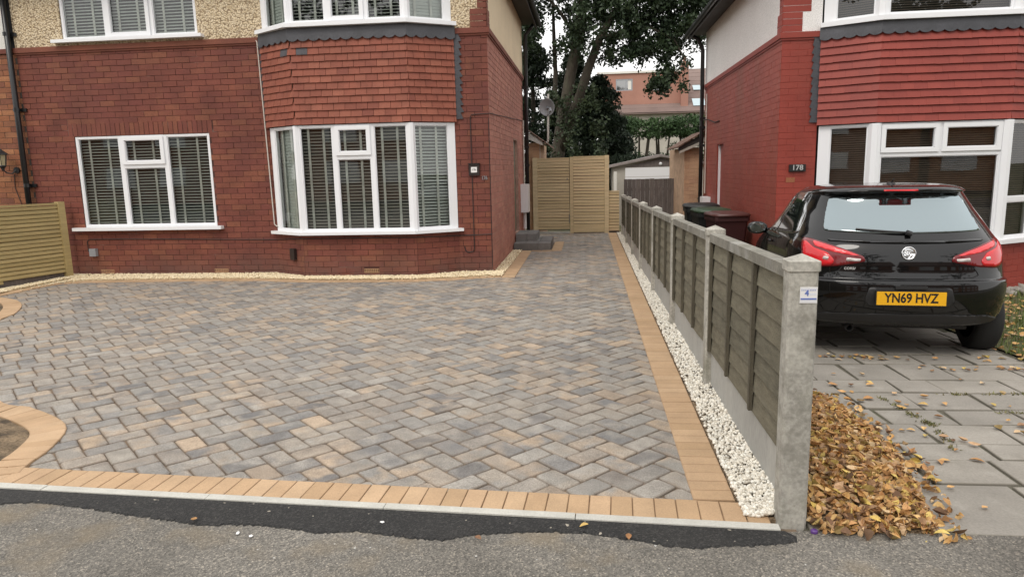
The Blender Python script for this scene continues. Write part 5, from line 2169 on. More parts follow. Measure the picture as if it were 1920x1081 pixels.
cp = MB()
cp.lathe([(.001, .014), (.012, .013), (.015, .010), (.015, 0)], Matrix.Translation((.962, 2.905, .002)), 14)
cpo = cp.build('bottle_cap', 'purple_cap')
tag(cpo, 'small purple bottle cap on the tarmac at the foot of the front post', 'bottle cap')
# garden edge beside the car: grass and leaves
gm = MB()
for _ in range(2600):
    x, y = rnd.uniform(3.62, 5.6), rnd.uniform(6.0, 9.6)
    zz = gz(y)
    h = rnd.uniform(.04, .13)
    a = rnd.uniform(0, 6.28)
    dx, dy = math.cos(a) * .006, math.sin(a) * .006
    lx, ly = rnd.uniform(-.05, .05), rnd.uniform(-.05, .05)
    gm.add([(x - dx, y - dy, zz), (x + dx, y + dy, zz), (x + lx * .5 + dx * .6, y + ly * .5 + dy * .6, zz + h * .6), (x + lx, y + ly, zz + h)], [(0, 1, 2), (0, 2, 3)])
o = stuff(gm.build('grass', 'grass_blade', fix=False))
tag(o, 'rough grass tufts in the garden bed right of the parked car', 'grass')
gl = MB()
for _ in range(900):
    x, y = rnd.uniform(3.55, 5.4), rnd.uniform(5.9, 9.8)
    zz = gz(y)
    sc_ = rnd.uniform(.5, 1.)
    v0, f0 = leaf_geo(.075 * sc_, .046 * sc_, rnd.uniform(0, 1), rnd.uniform(-.6, 1))
    M4 = Matrix.Translation((x, y, zz + rnd.uniform(.01, .06))) @ Matrix.Rotation(rnd.uniform(0, 6.28), 4, 'Z') @ Matrix.Rotation(rnd.uniform(-.6, .6), 4, 'X')
    gl.add([M4 @ Vector(p) for p in v0], f0)
o = stuff(gl.build('leaf_litter', 'leaf_brown', fix=False))
tag(o, 'scattered brown leaf litter over the grass right of the parked car', 'leaves')
ms = MB()
for (ax, ay, bx, by, n) in ((2.10, 4.35, 2.02, 4.95, 260), (2.45, 5.02, 3.2, 5.05, 200), (2.02, 3.9, 2.12, 4.4, 160), (2.6, 4.62, 2.95, 4.6, 120), (1.62, 3.6, 1.70, 4.6, 90)):
    for _ in range(n):
        t = rnd.random()
        if math.sin(t * 23 + ax * 9) < -.2:
            continue
        x, y = ax + (bx - ax) * t + rnd.gauss(0, .016), ay + (by - ay) * t + rnd.gauss(0, .012)
        h, a = rnd.uniform(.006, .026), rnd.uniform(0, 6.28)
        dx, dy = math.cos(a) * .006, math.sin(a) * .006
        z = gz(y)
        ms.add([(x - dx, y - dy, z), (x + dx, y + dy, z), (x + rnd.uniform(-.02, .02), y + rnd.uniform(-.02, .02), z + h)], [(0, 1, 2)])
o = stuff(ms.build('joint_weeds', 'moss', fix=False))
tag(o, 'moss and small weeds growing in the joints of the grey slabs', 'moss')
stp = [(rnd.uniform(4.6, 5.8), rnd.uniform(9.55, 9.85), -.2 + rnd.uniform(0, .05)) for _ in range(40)]
o = stones('border_stones', stp, .05, .09, 'slab')
tag(o, 'line of grey border stones below the red bay wall', 'stones')

# ------------------------------------------------------------------ parked car
CAR = thing('parked_car', 'black small hatchback parked on the grey slabs, rear end towards the street', 'car')
TZ = [(.27, .16, .80, 3.86), (.33, .075, .825, 3.94), (.40, .035, .845, 3.98), (.50, .012, .858, 4.01), (.58, .0, .864, 4.02), (.65, .006, .868, 4.0), (.688, .014, .869, 3.98), (.699, .072, .869, 3.95), (.75, .085, .868, 3.9), (.82, .092, .864, 3.72),
      (.90, .105, .857, 3.45), (.96, .125, .846, 3.2), (1.0, .15, .832, 3.02), (1.04, .19, .81, 2.9), (1.10, .245, .785, 2.78), (1.18, .325, .752, 2.62), (1.26, .40, .717, 2.45), (1.33, .455, .690, 2.30), (1.405, .490, .650, 2.15), (1.42, .41, .64, 2.1), (1.445, .425, .615, 2.0), (1.465, .50, .575, 1.9), (1.482, .66, .50, 1.75), (1.494, .86, .40, 1.62), (1.502, 1.05, .25, 1.5), (1.505, 1.2, .08, 1.4)]
TZ = np.array(TZ)


def car_prof(z):
    return (np.interp(z, TZ[:, 0], TZ[:, 1]), np.interp(z, TZ[:, 0], TZ[:, 2]), np.interp(z, TZ[:, 0], TZ[:, 3]))


NR = 3.0


def rear_D(yr, yf):
    return min(.62, .42 * (yf - yr))


def car_rear_y(x, z):
    yr, w, yf = car_prof(z)
    D = rear_D(yr, yf)
    k = min(abs(x) / w, .9995)
    return yr + D * (1 - (1 - k ** NR) ** (1 / NR))


def car_side_x(y, z):
    yr, w, yf = car_prof(z)
    D = rear_D(yr, yf)
    if y < yr + D:
        k = min(max((D - (y - yr)) / D, 0), 1)
        return w * (1 - k ** NR) ** (1 / NR)
    Df = min(1.0, .42 * (yf - yr))
    if y > yf - Df:
        k = min(max((y - (yf - Df)) / Df, 0), 1)
        return w * max(0, 1 - k ** 2.4) ** (1 / 2.4)
    return w


zs = list(np.concatenate([np.linspace(.30, .66, 12), [.675, .688, .6905, .699, .705, .72, .74, .76], np.linspace(.79, 1.0, 8), np.linspace(1.03, 1.38, 12), [1.40, 1.405, 1.412, 1.42, 1.432, 1.445, 1.455, 1.465, 1.474, 1.482, 1.488, 1.494, 1.498, 1.502, 1.504, 1.505]]))
ring_n = 0
vs, fs = [], []
for z in zs:
    yr, w, yf = car_prof(z)
    D = rear_D(yr, yf)
    Df = min(1.0, .42 * (yf - yr))
    half = []
    for k in range(17):
        ph = math.pi / 2 * k / 16
        half.append((w * math.sin(ph) ** (2 / NR), yr + D * (1 - math.cos(ph) ** (2 / NR))))
    for k in range(1, 6):
        half.append((w, yr + D + (yf - Df - yr - D) * k / 6))
    for k in range(13):
        ph = math.pi / 2 * k / 12
        half.append((w * math.cos(ph) ** (2 / 2.4), yf - Df + Df * math.sin(ph) ** (2 / 2.4)))
    ring = half + [(-x, y) for (x, y) in half[-2:0:-1]]
    ring_n = len(ring)
    vs += [(x, y, z) for (x, y) in ring]
for q in range(len(zs) - 1):
    for k in range(ring_n):
        a, b_ = q * ring_n + k, q * ring_n + (k + 1) % ring_n
        fs.append((a, b_, b_ + ring_n, a + ring_n))
fs.append(tuple(range(ring_n))[::-1])
fs.append(tuple(range((len(zs) - 1) * ring_n, len(zs) * ring_n)))
mb = MB()
mb.add(vs, fs, 0)
body = mb.build('body', 'black_car_paint', CAR, True)


def car_patch(name, poly, m, parent=CAR, off=.004, thick=.008, side=0, sub=4, smooth=True):
    """panel of the car skin: poly in rear view (x, z), or with side = +-1 in side view (y, z)"""
    bm = bmesh.new()
    P = [bm.verts.new((p[0], 0, p[1])) for p in poly]
    bm.faces.new(P)
    bmesh.ops.triangulate(bm, faces=bm.faces[:])
    for _ in range(sub):
        bmesh.ops.subdivide_edges(bm, edges=[e for e in bm.edges if e.calc_length() > .035], cuts=1, use_grid_fill=True)
        bmesh.ops.triangulate(bm, faces=[f for f in bm.faces if len(f.verts) > 4])
    bmesh.ops.recalc_face_normals(bm, faces=bm.faces)
    for v in bm.verts:
        a, z = v.co.x, v.co.z
        if side:
            v.co = Vector((side * (car_side_x(a, z) + off), a, z))
        else:
            v.co = Vector((a, car_rear_y(a, z) - off, z))
    bm.normal_update()
    ref = Vector((side, 0, 0)) if side else Vector((0, -1, 0))
    if sum((f.normal.dot(ref) for f in bm.faces)) < 0:
        bmesh.ops.reverse_faces(bm, faces=bm.faces[:])
    # give it thickness towards the body
    bm.normal_update()
    src = bm.faces[:]
    r_ = bmesh.ops.extrude_face_region(bm, geom=src)
    ve = [g for g in r_['geom'] if isinstance(g, bmesh.types.BMVert)]
    for v in ve:
        v.co -= ref * thick * -1 * -1 * -1 if False else Vector((0, 0, 0))
    for v in bm.verts:
        pass
    keep = set(ve)
    for v in bm.verts:
        if v not in keep:
            v.co -= ref * thick
    bmesh.ops.recalc_face_normals(bm, faces=bm.faces)
    me = bpy.data.meshes.new(name)
    bm.to_mesh(me)
    bm.free()
    return link(name, me, m, parent, smooth)


def rounded(poly, r=.03, n=4):
    out = []
    m_ = len(poly)
    for i in range(m_):
        p, a, b_ = Vector(poly[i]), Vector(poly[i - 1]), Vector(poly[(i + 1) % m_])
        ra = min(r, (a - p).length * .4, (b_ - p).length * .4)
        p0, p1 = p + (a - p).normalized() * ra, p + (b_ - p).normalized() * ra
        for k in range(n + 1):
            t = k / n
            q = p0 * (1 - t) ** 2 + p * 2 * t * (1 - t) + p1 * t * t
            out.append((q.x, q.y))
    return out


rwin = rounded([(-.625, 1.092), (-.3, 1.076), (0, 1.072), (.3, 1.076), (.625, 1.092), (.585, 1.22), (.535, 1.383), (.28, 1.398), (0, 1.402), (-.28, 1.398), (-.535, 1.383), (-.585, 1.22)], .04)
car_patch('rear_window', rwin, 'car_rear_glass', off=.003, thick=.006, smooth=True)
for s in (1, -1):
    m_ = lambda P: [(s * x, z) for (x, z) in P]
    lamp = rounded([(.325, .845), (.34, .888), (.45, .935), (.60, .988), (.71, 1.022), (.765, 1.032), (.79, .98), (.79, .86), (.765, .805), (.70, .785), (.55, .80), (.42, .825)], .022)
    lo = car_patch('tail_light', m_(lamp), 'lamp_dark_red', off=.007, thick=.012)
    if s < 0:
        lo['label'] = 'left red tail light wrapping round the corner'
    car_patch('lens', m_(rounded([(.37, .893), (.47, .932), (.60, .975), (.71, 1.010), (.70, .965), (.58, .922), (.46, .898)], .015)), 'lamp_bright_red', lo, .010, .004)
    car_patch('lens', m_(rounded([(.61, .915), (.71, .950), (.765, 1.015), (.782, .96), (.782, .87), (.76, .815), (.70, .797), (.58, .808), (.56, .85)], .02)), 'lamp_red', lo, .0095, .004)
    car_patch('clear_lens', m_(rounded([(.36, .868), (.47, .876), (.475, .848), (.37, .845)], .008)), 'lamp_clear', lo, .011, .004)
    car_patch('clear_lens', m_(rounded([(.60, .880), (.64, .886), (.65, .856), (.61, .852)], .01)), 'lamp_clear', lo, .012, .004)
    # side glass, sills, door seams
    sw = rounded([(.58, 1.05), (1.55, 1.005), (1.60, 1.02), (1.46, 1.365), (1.05, 1.375), (.84, 1.33), (.66, 1.2)], .05)
    car_patch('side_window', sw, 'tinted_car_glass', off=.004, thick=.006, side=s)
    sw = rounded([(1.66, 1.003), (2.72, .985), (2.60, 1.10), (2.28, 1.315), (2.10, 1.375), (1.54, 1.375)], .05)
    car_patch('side_window', sw, 'tinted_car_glass', off=.004, thick=.006, side=s)
    sm = MB()
    for path in ([(1.62, .98), (1.60, .7), (1.62, .36)], [(2.78, .96), (2.80, .7), (2.72, .36)]):
        sm.tube([(s * (car_side_x(a, z) + .0005), a, z) for (a, z) in path], .004, 5)
    sm.build('door_seam', 'car_plastic', CAR)
    hd = MB()
    hd.tube([(s * (car_side_x(1.72, .9) + .018), 1.72, .90), (s * (car_side_x(1.92, .9) + .018), 1.92, .895)], .013, 6)
    hd.build('door_handle', 'black_car_paint', CAR, True)
    for yy in (.68, 3.19):
        arch = [(yy + .35 * math.cos(t), max(.305, .31 + .35 * math.sin(t))) for t in [math.pi * k / 16 for k in range(17)]]
        car_patch('wheel_arch', arch, 'car_plastic', off=.002, thick=.004, side=s, sub=3)
        wM = Matrix.Translation((s * .775, yy, .308)) @ Matrix.Rotation(R(90) * s, 4, 'Y')
        t = MB()
        t.lathe([(.20, -.10), (.265, -.105), (.297, -.085), (.308, -.04), (.308, .04), (.297, .085), (.265, .105), (.20, .10)], wM, 32)
        wh = t.build('wheel', 'tyre_rubber', CAR, True)
        t = MB()
        t.lathe([(.205, .098), (.195, .06), (.10, .05), (.04, .075), (.001, .078)], wM, 24)
        for k in range(5):
            a = k * 2 * math.pi / 5
            c1, s1 = math.cos(a), math.sin(a)
            pp = [wM @ Vector((r_ * c1 - o_ * s1, r_ * s1 + o_ * c1, zz)) for (r_, o_, zz) in ((.04, -.025, .08), (.04, .025, .08), (.195, .035, .095), (.195, -.035, .095))]
            t.add(pp, [(0, 1, 2, 3)], 0)
        t.build('rim', 'alloy', wh)
    # wing mirror
    mm = MB()
    Mm = Matrix.Translation((s * .93, 2.42, 1.0)) @ Matrix.Diagonal((.115, .085, .075, 1))
    bm = bmesh.new()
    bmesh.ops.create_uvsphere(bm, u_segments=16, v_segments=10, radius=1)
    for v in bm.verts:
        v.co.y = max(v.co.y, -.45)
    bmesh.ops.transform(bm, matrix=Mm, verts=bm.verts)
    me = bpy.data.meshes.new('wing_mirror')
    bm.to_mesh(me)
    bm.free()
    wmo = link('wing_mirror', me, 'black_car_paint', CAR, True)
    mm.lathe([(.001, 0), (.85, 0)], Matrix.Translation((s * .93, 2.379, 1.0)) @ Matrix.Rotation(R(90), 4, 'X') @ Matrix.Diagonal((.105, .065, 1, 1)), 20)
    mm.build('mirror_glass', 'mirror_glass', wmo)
    mm = MB()
    mm.tube([(s * .78, 2.46, .965), (s * .87, 2.44, .965)], .03, 8)
    mm.build('mirror_arm', 'car_plastic', wmo)
    # headlight
    hl = MB()
    hl.lathe([(.001, .02), (.07, .018), (.1, 0)], Matrix.Translation((s * .60, 3.80, .72)) @ Matrix.Rotation(R(-65), 4, 'X') @ Matrix.Diagonal((1.4, 1, 1, 1)), 16)
    hl.build('headlight', 'lamp_clear', CAR, True)
# windscreen
ws = MB()
vs, fs = [], []
for j in range(7):
    z = 1.0 + .42 * j / 6
    yr, w, yf = car_prof(z)
    for i in range(13):
        x = (i / 6 - 1) * w * .86
        k = min(abs(x) / w, .999)
        Df = min(1.0, .42 * (yf - yr))
        vs.append((x, yf - Df + Df * (1 - k ** 2.4) ** (1 / 2.4) + .004, z))
for j in range(6):
    for i in range(12):
        o = j * 13 + i
        fs.append((o, o + 1, o + 14, o + 13))
ws.add(vs, fs, 0)
ws.build('windscreen', 'tinted_car_glass', CAR, True)
# lower black valance and tailgate shut line
car_patch('bumper_trim', rounded([(-.68, .325), (.68, .325), (.76, .36), (.62, .405), (.3, .415), (-.3, .415), (-.62, .405), (-.76, .36)], .02), 'car_plastic', off=.006, thick=.01)
sm = MB()
path = [(-.50, .80), (-.53, .76), (-.54, .735), (-.50, .718), (-.25, .708), (0, .706), (.25, .708), (.50, .718), (.54, .735), (.53, .76), (.50, .80)]
sm.tube([(x, car_rear_y(x, z) - .001, z) for (x, z) in path], .005, 5)
sm.build('tailgate_seam', 'car_plastic', CAR)
car_patch('tailgate_lip', rounded([(-.60, 1.015), (-.3, 1.002), (0, .998), (.3, 1.002), (.60, 1.015), (.60, 1.029), (.3, 1.018), (0, 1.015), (-.3, 1.018), (-.60, 1.029)], .005, 2), 'black_car_paint', off=.012, thick=.016)
car_patch('spoiler', rounded([(-.545, 1.402), (-.28, 1.412), (0, 1.415), (.28, 1.412), (.545, 1.402), (.535, 1.425), (.28, 1.438), (0, 1.442), (-.28, 1.438), (-.535, 1.425)], .01, 2), 'black_car_paint', off=.012, thick=.03)
car_patch('brake_light', rounded([(-.135, 1.424), (.135, 1.424), (.135, 1.438), (-.135, 1.438)], .006, 2), 'lamp_red', off=.018, thick=.01)
# wiper, badge, lettering, number plate
wp = MB()
wz = [(0., 1.082), (-.12, 1.089), (-.26, 1.10), (-.38, 1.11)]
wp.tube([(x, car_rear_y(x, z) - .022, z) for (x, z) in wz], .009, 6)
wp.tube([(.04, car_rear_y(.04, 1.07) - .02, 1.068), (0, car_rear_y(0, 1.07) - .025, 1.083)], .022, 8)
wp.build('rear_wiper', 'car_plastic', CAR)
bz = .915
by = car_rear_y(0, bz)
bM = Matrix.Translation((0, by - .004, bz)) @ Matrix.Rotation(R(84), 4, 'X')
bd = MB()
bd.lathe([(.055, -.004), (.057, .006), (.053, .011), (.047, .011), (.045, .006), (.001, .005)], bM, 32)
bdo = bd.build('badge', 'chrome', CAR, True)
bd = MB()      # raised heraldic emblem: a curved beast-like sweep, flag bar and ring segments
for pts_ in ([(-.038, .012), (-.02, .026), (.004, .028), (.024, .018), (.034, .004)], [(-.03, -.006), (-.012, .010), (.008, .012), (.022, .002)], [(.022, .002), (.024, -.018), (.012, -.030)], [(-.008, .006), (-.012, -.016), (-.004, -.032)], [(.004, .006), (.004, -.02)], [(-.03, -.006), (-.034, -.02), (-.024, -.03)]):
    bd.tube([bM @ Vector((a, b_, .009)) for (a, b_) in pts_], .0048, 6)
bd.build('emblem', 'chrome', bdo, True)
text_on('lettering', 'CORSA', .028, (-.44, car_rear_y(-.44, .79) - .006, .785), (1, 0, 0), (0, .05, 1), (0, -1, .05), 'sign_silver', CAR, .0008, 1.1, .0008).rotation_euler = (0, 0, 0)
car_patch('plate_recess', rounded([(-.31, .475), (.31, .475), (.34, .53), (.31, .64), (-.31, .64), (-.34, .53)], .02), 'car_plastic', off=.002, thick=.004)
py_ = car_rear_y(.26, .55) * 0 + car_prof(.56)[0]
np_ = MB()
np_.box(-.268, .268, py_ - .030, py_ - .012, .492, .620)
plo = np_.build('number_plate', 'plate_black', CAR)
np_ = MB()
np_.box(-.26, .26, py_ - .033, py_ - .0305, .50, .611)
np_.build('plate_face', 'plate_yellow', plo)
text_on('lettering', 'YN69 HVZ', .108, (0, py_ - .0345, .556), (1, 0, 0), (0, 0, 1), (0, -1, 0), 'plate_black', plo, .0024, .80, .0008)
pl = MB()
pl.box(-.12, .12, py_ - .028, py_ + .02, .632, .655)
pl.build('plate_lamp', 'car_plastic', CAR)
ex = MB()
ex.lathe([(.03, -.12), (.032, .03), (.026, .03), (.024, -.1)], Matrix.Translation((-.40, .24, .255)) @ Matrix.Rotation(R(90), 4, 'X'), 14)
ex.build('exhaust', 'black_plastic', CAR, True)
ub = MB()
ub.box(-.60, .60, .45, 3.6, .22, .32)
ub.build('underbody', 'car_plastic', CAR)
ae = MB()
ae.lathe([(.04, 0), (.035, .012), (.01, .02), (.001, .022)], Matrix.Translation((0, .70, 1.482)), 12)
ae.tube([(0, .70, 1.495), (0, .62, 1.53)], .006, 6)
ae.build('aerial', 'car_plastic', CAR)
CAR.location = (2.64, 5.97, gz(6.4))
CAR.rotation_euler = (R(-1.6), 0, R(-6.5))

# ------------------------------------------------------------------ wheelie bins
def wheelie_bin(label, x, y, z, rot, mb_, ml, s=1.):
    t = thing('wheelie_bin', label, 'bin', group='wheelie bins beside the red house')
    b2 = MB()
    vs, fs = [], []
    for (zz, hx, hy0, hy1) in ((.08, .21, -.23, .20), (.90, .27, -.33, .29), (.90, .29, -.355, .31), (.97, .29, -.355, .31)):
        c_ = .04
        vs += [(-hx + c_, hy0, zz), (hx - c_, hy0, zz), (hx, hy0 + c_, zz), (hx, hy1 - c_, zz), (hx - c_, hy1, zz), (-hx + c_, hy1, zz), (-hx, hy1 - c_, zz), (-hx, hy0 + c_, zz)]
    for q in range(3):
        for k in range(8):
            a, b_ = q * 8 + k, q * 8 + (k + 1) % 8
            fs.append((a, b_, b_ + 8, a + 8))
    fs += [tuple(range(8))[::-1], tuple(range(24, 32))]
    b2.add(vs, fs)
    b2.build('body', mb_, t)
    b2 = MB()
    vs, fs = [], []
    for (zz, k_) in ((.972, 1.), (1.0, 1.02), (1.03, .93), (1.045, .72)):
        hx, a0, a1 = .30 * k_, -.375 * k_, .33 * k_
        c_ = .07
        vs += [(-hx + c_, a0, zz), (hx - c_, a0, zz), (hx, a0 + c_, zz), (hx, a1 - c_, zz), (hx - c_, a1, zz), (-hx + c_, a1, zz), (-hx, a1 - c_, zz), (-hx, a0 + c_, zz)]
    for q in range(3):
        for k in range(8):
            a, b_ = q * 8 + k, q * 8 + (k + 1) % 8
            fs.append((a, b_, b_ + 8, a + 8))
    fs += [tuple(range(8))[::-1], tuple(range(24, 32))]
    b2.add(vs, fs)
    b2.build('lid', ml, t, True)
    for sx in (-1, 1):
        b2 = MB()
        b2.lathe([(.001, -.025), (.095, -.025), (.10, 0), (.095, .025), (.001, .025)], Matrix.Translation((sx * .25, .26, .10)) @ Matrix.Rotation(R(90), 4, 'Y'), 20)
        b2.build('wheel', 'tyre_rubber', t)
    b2 = MB()
    b2.tube([(-.24, .33, .95), (-.24, .40, .98), (.24, .40, .98), (.24, .33, .95)], .016, 8)
    b2.build('handle', mb_, t)
    t.location = (x, y, z)
    t.rotation_euler = (0, 0, rot)
    t.scale = (s, s, s)
    return t


gzb = -.24
wheelie_bin('reddish brown wheelie bin with its lid shut, nearest the parked car', 2.30, 12.0, gzb, R(8), 'bin_brown', 'bin_brown_lid', .98)
wheelie_bin('dark wheelie bin with a green lid, between the brown and the black bin', 2.17, 12.75, gzb, R(4), 'bin_black', 'bin_green', 1.0)
wheelie_bin('black wheelie bin at the back of the bin row by the red wall', 2.12, 13.5, gzb, R(-3), 'bin_black', 'bin_black', 1.04)

# ------------------------------------------------------------------ garage and plank fence behind
GA = thing('garage', 'low garage with shallow gable roof and white door beyond the plank gate', 'garage', (2.2, 22, -.25))
gx0, gx1, gy0, gy1 = .80, 3.66, 22., 27.
apex = (gx0 + gx1) / 2
mb = MB()
mb.add([(gx0, gy0, -.3), (gx1, gy0, -.3), (gx1, gy0, 1.56), (apex, gy0, 1.84), (gx0, gy0, 1.56), (gx0, gy1, -.3), (gx1, gy1, -.3), (gx1, gy1, 1.56), (apex, gy1, 1.84), (gx0, gy1, 1.56)],
       [(0, 1, 2, 3, 4), (5, 9, 8, 7, 6), (0, 4, 9, 5), (1, 6, 7, 2)])
mb.build('wall', 'garage_render', GA)
mb = MB()
for (xa, za, xb, zb) in ((gx0 - .12, 1.56, apex, 1.86), (apex, 1.86, gx1 + .12, 1.56)):
    n = 12
    for k in range(n):
        y0_, y1_ = gy0 - .12 + k * .43, gy0 - .12 + (k + 1) * .43
        mb.add([(xa, y0_, za + .02), (xb, y0_, zb + .02), (xb, y1_, zb + .03), (xa, y1_, za + .03), (xa, y0_, za - .05), (xb, y0_, zb - .05), (xb, y1_, zb - .04), (xa, y1_, za - .04)],
               [(0, 1, 2, 3), (4, 7, 6, 5), (0, 4, 5, 1), (0, 3, 7, 4), (1, 5, 6, 2)])
mb.build('roof', 'asbestos_roof', GA)
mb = MB()
mb.add([(gx0 + .35, gy0 - .02, 1.52), (gx1 - .35, gy0 - .02, 1.52), (apex, gy0 - .02, 1.765)], [(0, 1, 2)], 0)
mb.add([(gx0 + .35, gy0 - .002, 1.52), (gx1 - .35, gy0 - .002, 1.52), (apex, gy0 - .002, 1.765)], [(0, 2, 1)], 0)
mb.build('gable_board', 'old_plank', GA)
mb = MB()
for k in range(6):
    z = -.2 + k * .285
    mb.box(gx0 + .37, gx1 - .37, gy0 - .05 + (k % 2) * .006, gy0 - .021, z, z + .275)
mb.build('door', 'white_enamel', GA)
mb = MB()
mb.lathe([(.001, .05), (.045, .03), (.05, 0)], Matrix.Translation((apex, gy0 - .022, 1.60)) @ Matrix.Rotation(R(90), 4, 'X'), 12)
mb.build('lamp', 'white_enamel', GA, True)
mb = MB()
mb.box(.815, .90, 21.6, 21.7, -.3, 1.4)
gpost = mb.build('gate_post', 'white_paint')
tag(gpost, 'pale upright post at the left end of the dark plank fence', 'post')
PFN = thing('plank_fence', 'dark weathered vertical plank fence closing the side passage of the red house', 'fence', (1.7, 19.2, -.2))
x = .98
while x < 2.50:
    w = rnd.uniform(.10, .13)
    b2 = MB()
    b2.box(x, x + w - .003, 19.0 + rnd.uniform(0, .008), 19.025, -.3, 1.21 + rnd.uniform(-.008, .008))
    b2.build('plank', 'old_plank', PFN)
    x += w
mb = MB()
mb.box(.98, 2.5, 19.026, 19.07, .9, .98)
mb.box(.98, 2.5, 19.026, 19.07, .1, .18)
mb.build('cross_rail', 'old_plank', PFN)
mb = MB()
mb.box(2.50, 2.60, 18.95, 19.05, -.3, 1.34)
mb.build('post', 'old_plank', PFN)
struct_b = sheet('back_yard', [(-12, 16.5), (14, 16.5), (14, 60), (-12, 60)], 'lawn', -.25)

# ------------------------------------------------------------------ far house
HB = thing('background_house', 'distant brick house with a flat dormer, brown tiled roof and a chimney', 'house', (5, 48, 0))
mb = MB()
mb.box(1.2, 11.2, 48, 56, -.4, 4.95)
mb.build('wall', 'garage_render', HB)
mb = MB()
# main roof slope up to the ridge, seen right of the dormer
nrow = 10
for k in range(nrow):
    t0, t1 = k / nrow, (k + 1) / nrow
    y0_, y1_ = 47.6 + 5.4 * t0, 47.6 + 5.4 * t1
    z0_, z1_ = 4.95 + 3.3 * t0, 4.95 + 3.3 * t1
    mb.add([(.8, y0_, z0_), (11.5, y0_, z0_), (11.5, y1_, z1_ - .02), (.8, y1_, z1_ - .02), (.8, y0_, z0_ - .04), (11.5, y0_, z0_ - .04)], [(0, 1, 2, 3), (4, 5, 1, 0)])
mb.add([(.8, 53, 8.25), (11.5, 53, 8.25), (11.5, 58.4, 4.95), (.8, 58.4, 4.95)], [(0, 1, 2, 3)])
mb.add([(.8, 47.6, 4.94), (11.5, 47.6, 4.94), (11.5, 47.6, 4.85), (.8, 47.6, 4.85), (.8, 58.4, 4.85), (11.5, 58.4, 4.85)], [(0, 1, 2, 3), (3, 2, 5, 4)])
mb.build('roof', 'far_roof', HB)
mb = MB()
FB = frame((.9, 48.6, 0), (1, 0, 0), (0, -1, 0))
W1, W2 = (1.05, 2.15, 6.45, 7.2), (3.35, 4.35, 6.42, 7.2)
wall_sheet(mb, FB, 5.35, 5.55, 7.55, [W1, W2], 0, .08)
mb.box(.9, 6.25, 48.75, 53, 5.5, 7.55)
mb.build('dormer_wall', 'far_brick', HB)
mb = MB()
mb.box(.8, 6.4, 48.5, 53, 7.551, 7.68)
mb.build('dormer_roof', 'white_paint', HB)
for (a, b_, c_, d) in (W1, W2):
    g = MB()
    g.obox(FB, a, a + .07, -.09, -.01, c_, d)
    g.obox(FB, b_ - .07, b_, -.09, -.01, c_, d)
    g.obox(FB, a + .07, b_ - .07, -.09, -.01, c_, c_ + .07)
    g.obox(FB, a + .07, b_ - .07, -.09, -.01, d - .07, d)
    g.obox(FB, (a + b_) / 2 + .1, (a + b_) / 2 + .16, -.09, -.01, c_ + .07, d - .07)
    w = g.build('window', 'steel_grey', HB)
    g = MB()
    g.add([FB(a, -.06, c_), FB(b_, -.06, c_), FB(b_, -.06, d), FB(a, -.06, d)], [(0, 1, 2, 3)], 0)
    g.build('pane', 'tinted_car_glass', w, fix=False)
    g = MB()
    g.obox(FB, (a + b_) / 2 - .0 if a > 2 else b_ - .3, b_ - .08, -.058, -.05, c_ + .08, d - .08)
    g.build('curtain', 'white_paint', w)
mb = MB()
mb.box(6.15, 6.62, 48.2, 48.9, 5.3, 8.05)
ch = mb.build('chimney', 'far_brick', HB)
mb = MB()
mb.lathe([(.12, 8.05), (.10, 8.5), (.08, 8.5), (.08, 8.1)], Matrix.Translation((6.38, 48.55, 0)), 12)
mb.build('chimney_pot', 'far_brick', ch)
mb = MB()
mb.add([(6.95, 48.12, 5.32), (7.75, 48.12, 5.32), (7.75, 48.95, 5.84), (6.95, 48.95, 5.84)], [(0, 1, 2, 3)], 0)
mb.build('roof_window', 'mirror_glass', HB)
mb = MB()
mb.add([(7.2, 50.0, 6.5), (7.7, 50.0, 6.5), (7.7, 50.6, 6.87), (7.2, 50.6, 6.87)], [(0, 1, 2, 3)], 0)
mb.build('roof_window', 'mirror_glass', HB)

# ------------------------------------------------------------------ trees
def leaf_cloud(name, clusters, m, parent, size=.13, aspect=.55, droop=0.):
    """many small bent leaf faces scattered in clumps"""
    Vs, rr = [], []
    for (c_, rad, n) in clusters:
        d = nrg.normal(size=(n, 3))
        d /= np.linalg.norm(d, axis=1)[:, None] + 1e-9
        p = d * (nrg.random((n, 1)) ** .55) * np.array(rad) + np.array(c_)
        a = nrg.normal(size=(n, 3))
        a[:, 2] -= droop
        a /= np.linalg.norm(a, axis=1)[:, None]
        b_ = np.cross(a, nrg.normal(size=(n, 3)))
        b_ /= np.linalg.norm(b_, axis=1)[:, None] + 1e-9
        s_ = size * nrg.uniform(.5, 1.25, (n, 1))
        a, b_ = a * s_, b_ * s_ * aspect
        nn = np.cross(a, b_)
        nn /= np.linalg.norm(nn, axis=1)[:, None] + 1e-9
        Vs.append(np.stack([p - a * .5, p + b_ * .5 + nn * s_ * .06, p + a * .5, p - b_ * .5 + nn * s_ * .06], 1))
        rr.append(np.clip(nrg.random() * .5 + nrg.random(n) * .5, 0, .999))
    V = np.concatenate(Vs).reshape(-1, 3)
    n = len(V) // 4
    Fc = np.arange(n * 4).reshape(n, 4)
    return np_mesh(name, V, Fc, np.concatenate(rr), m, parent)


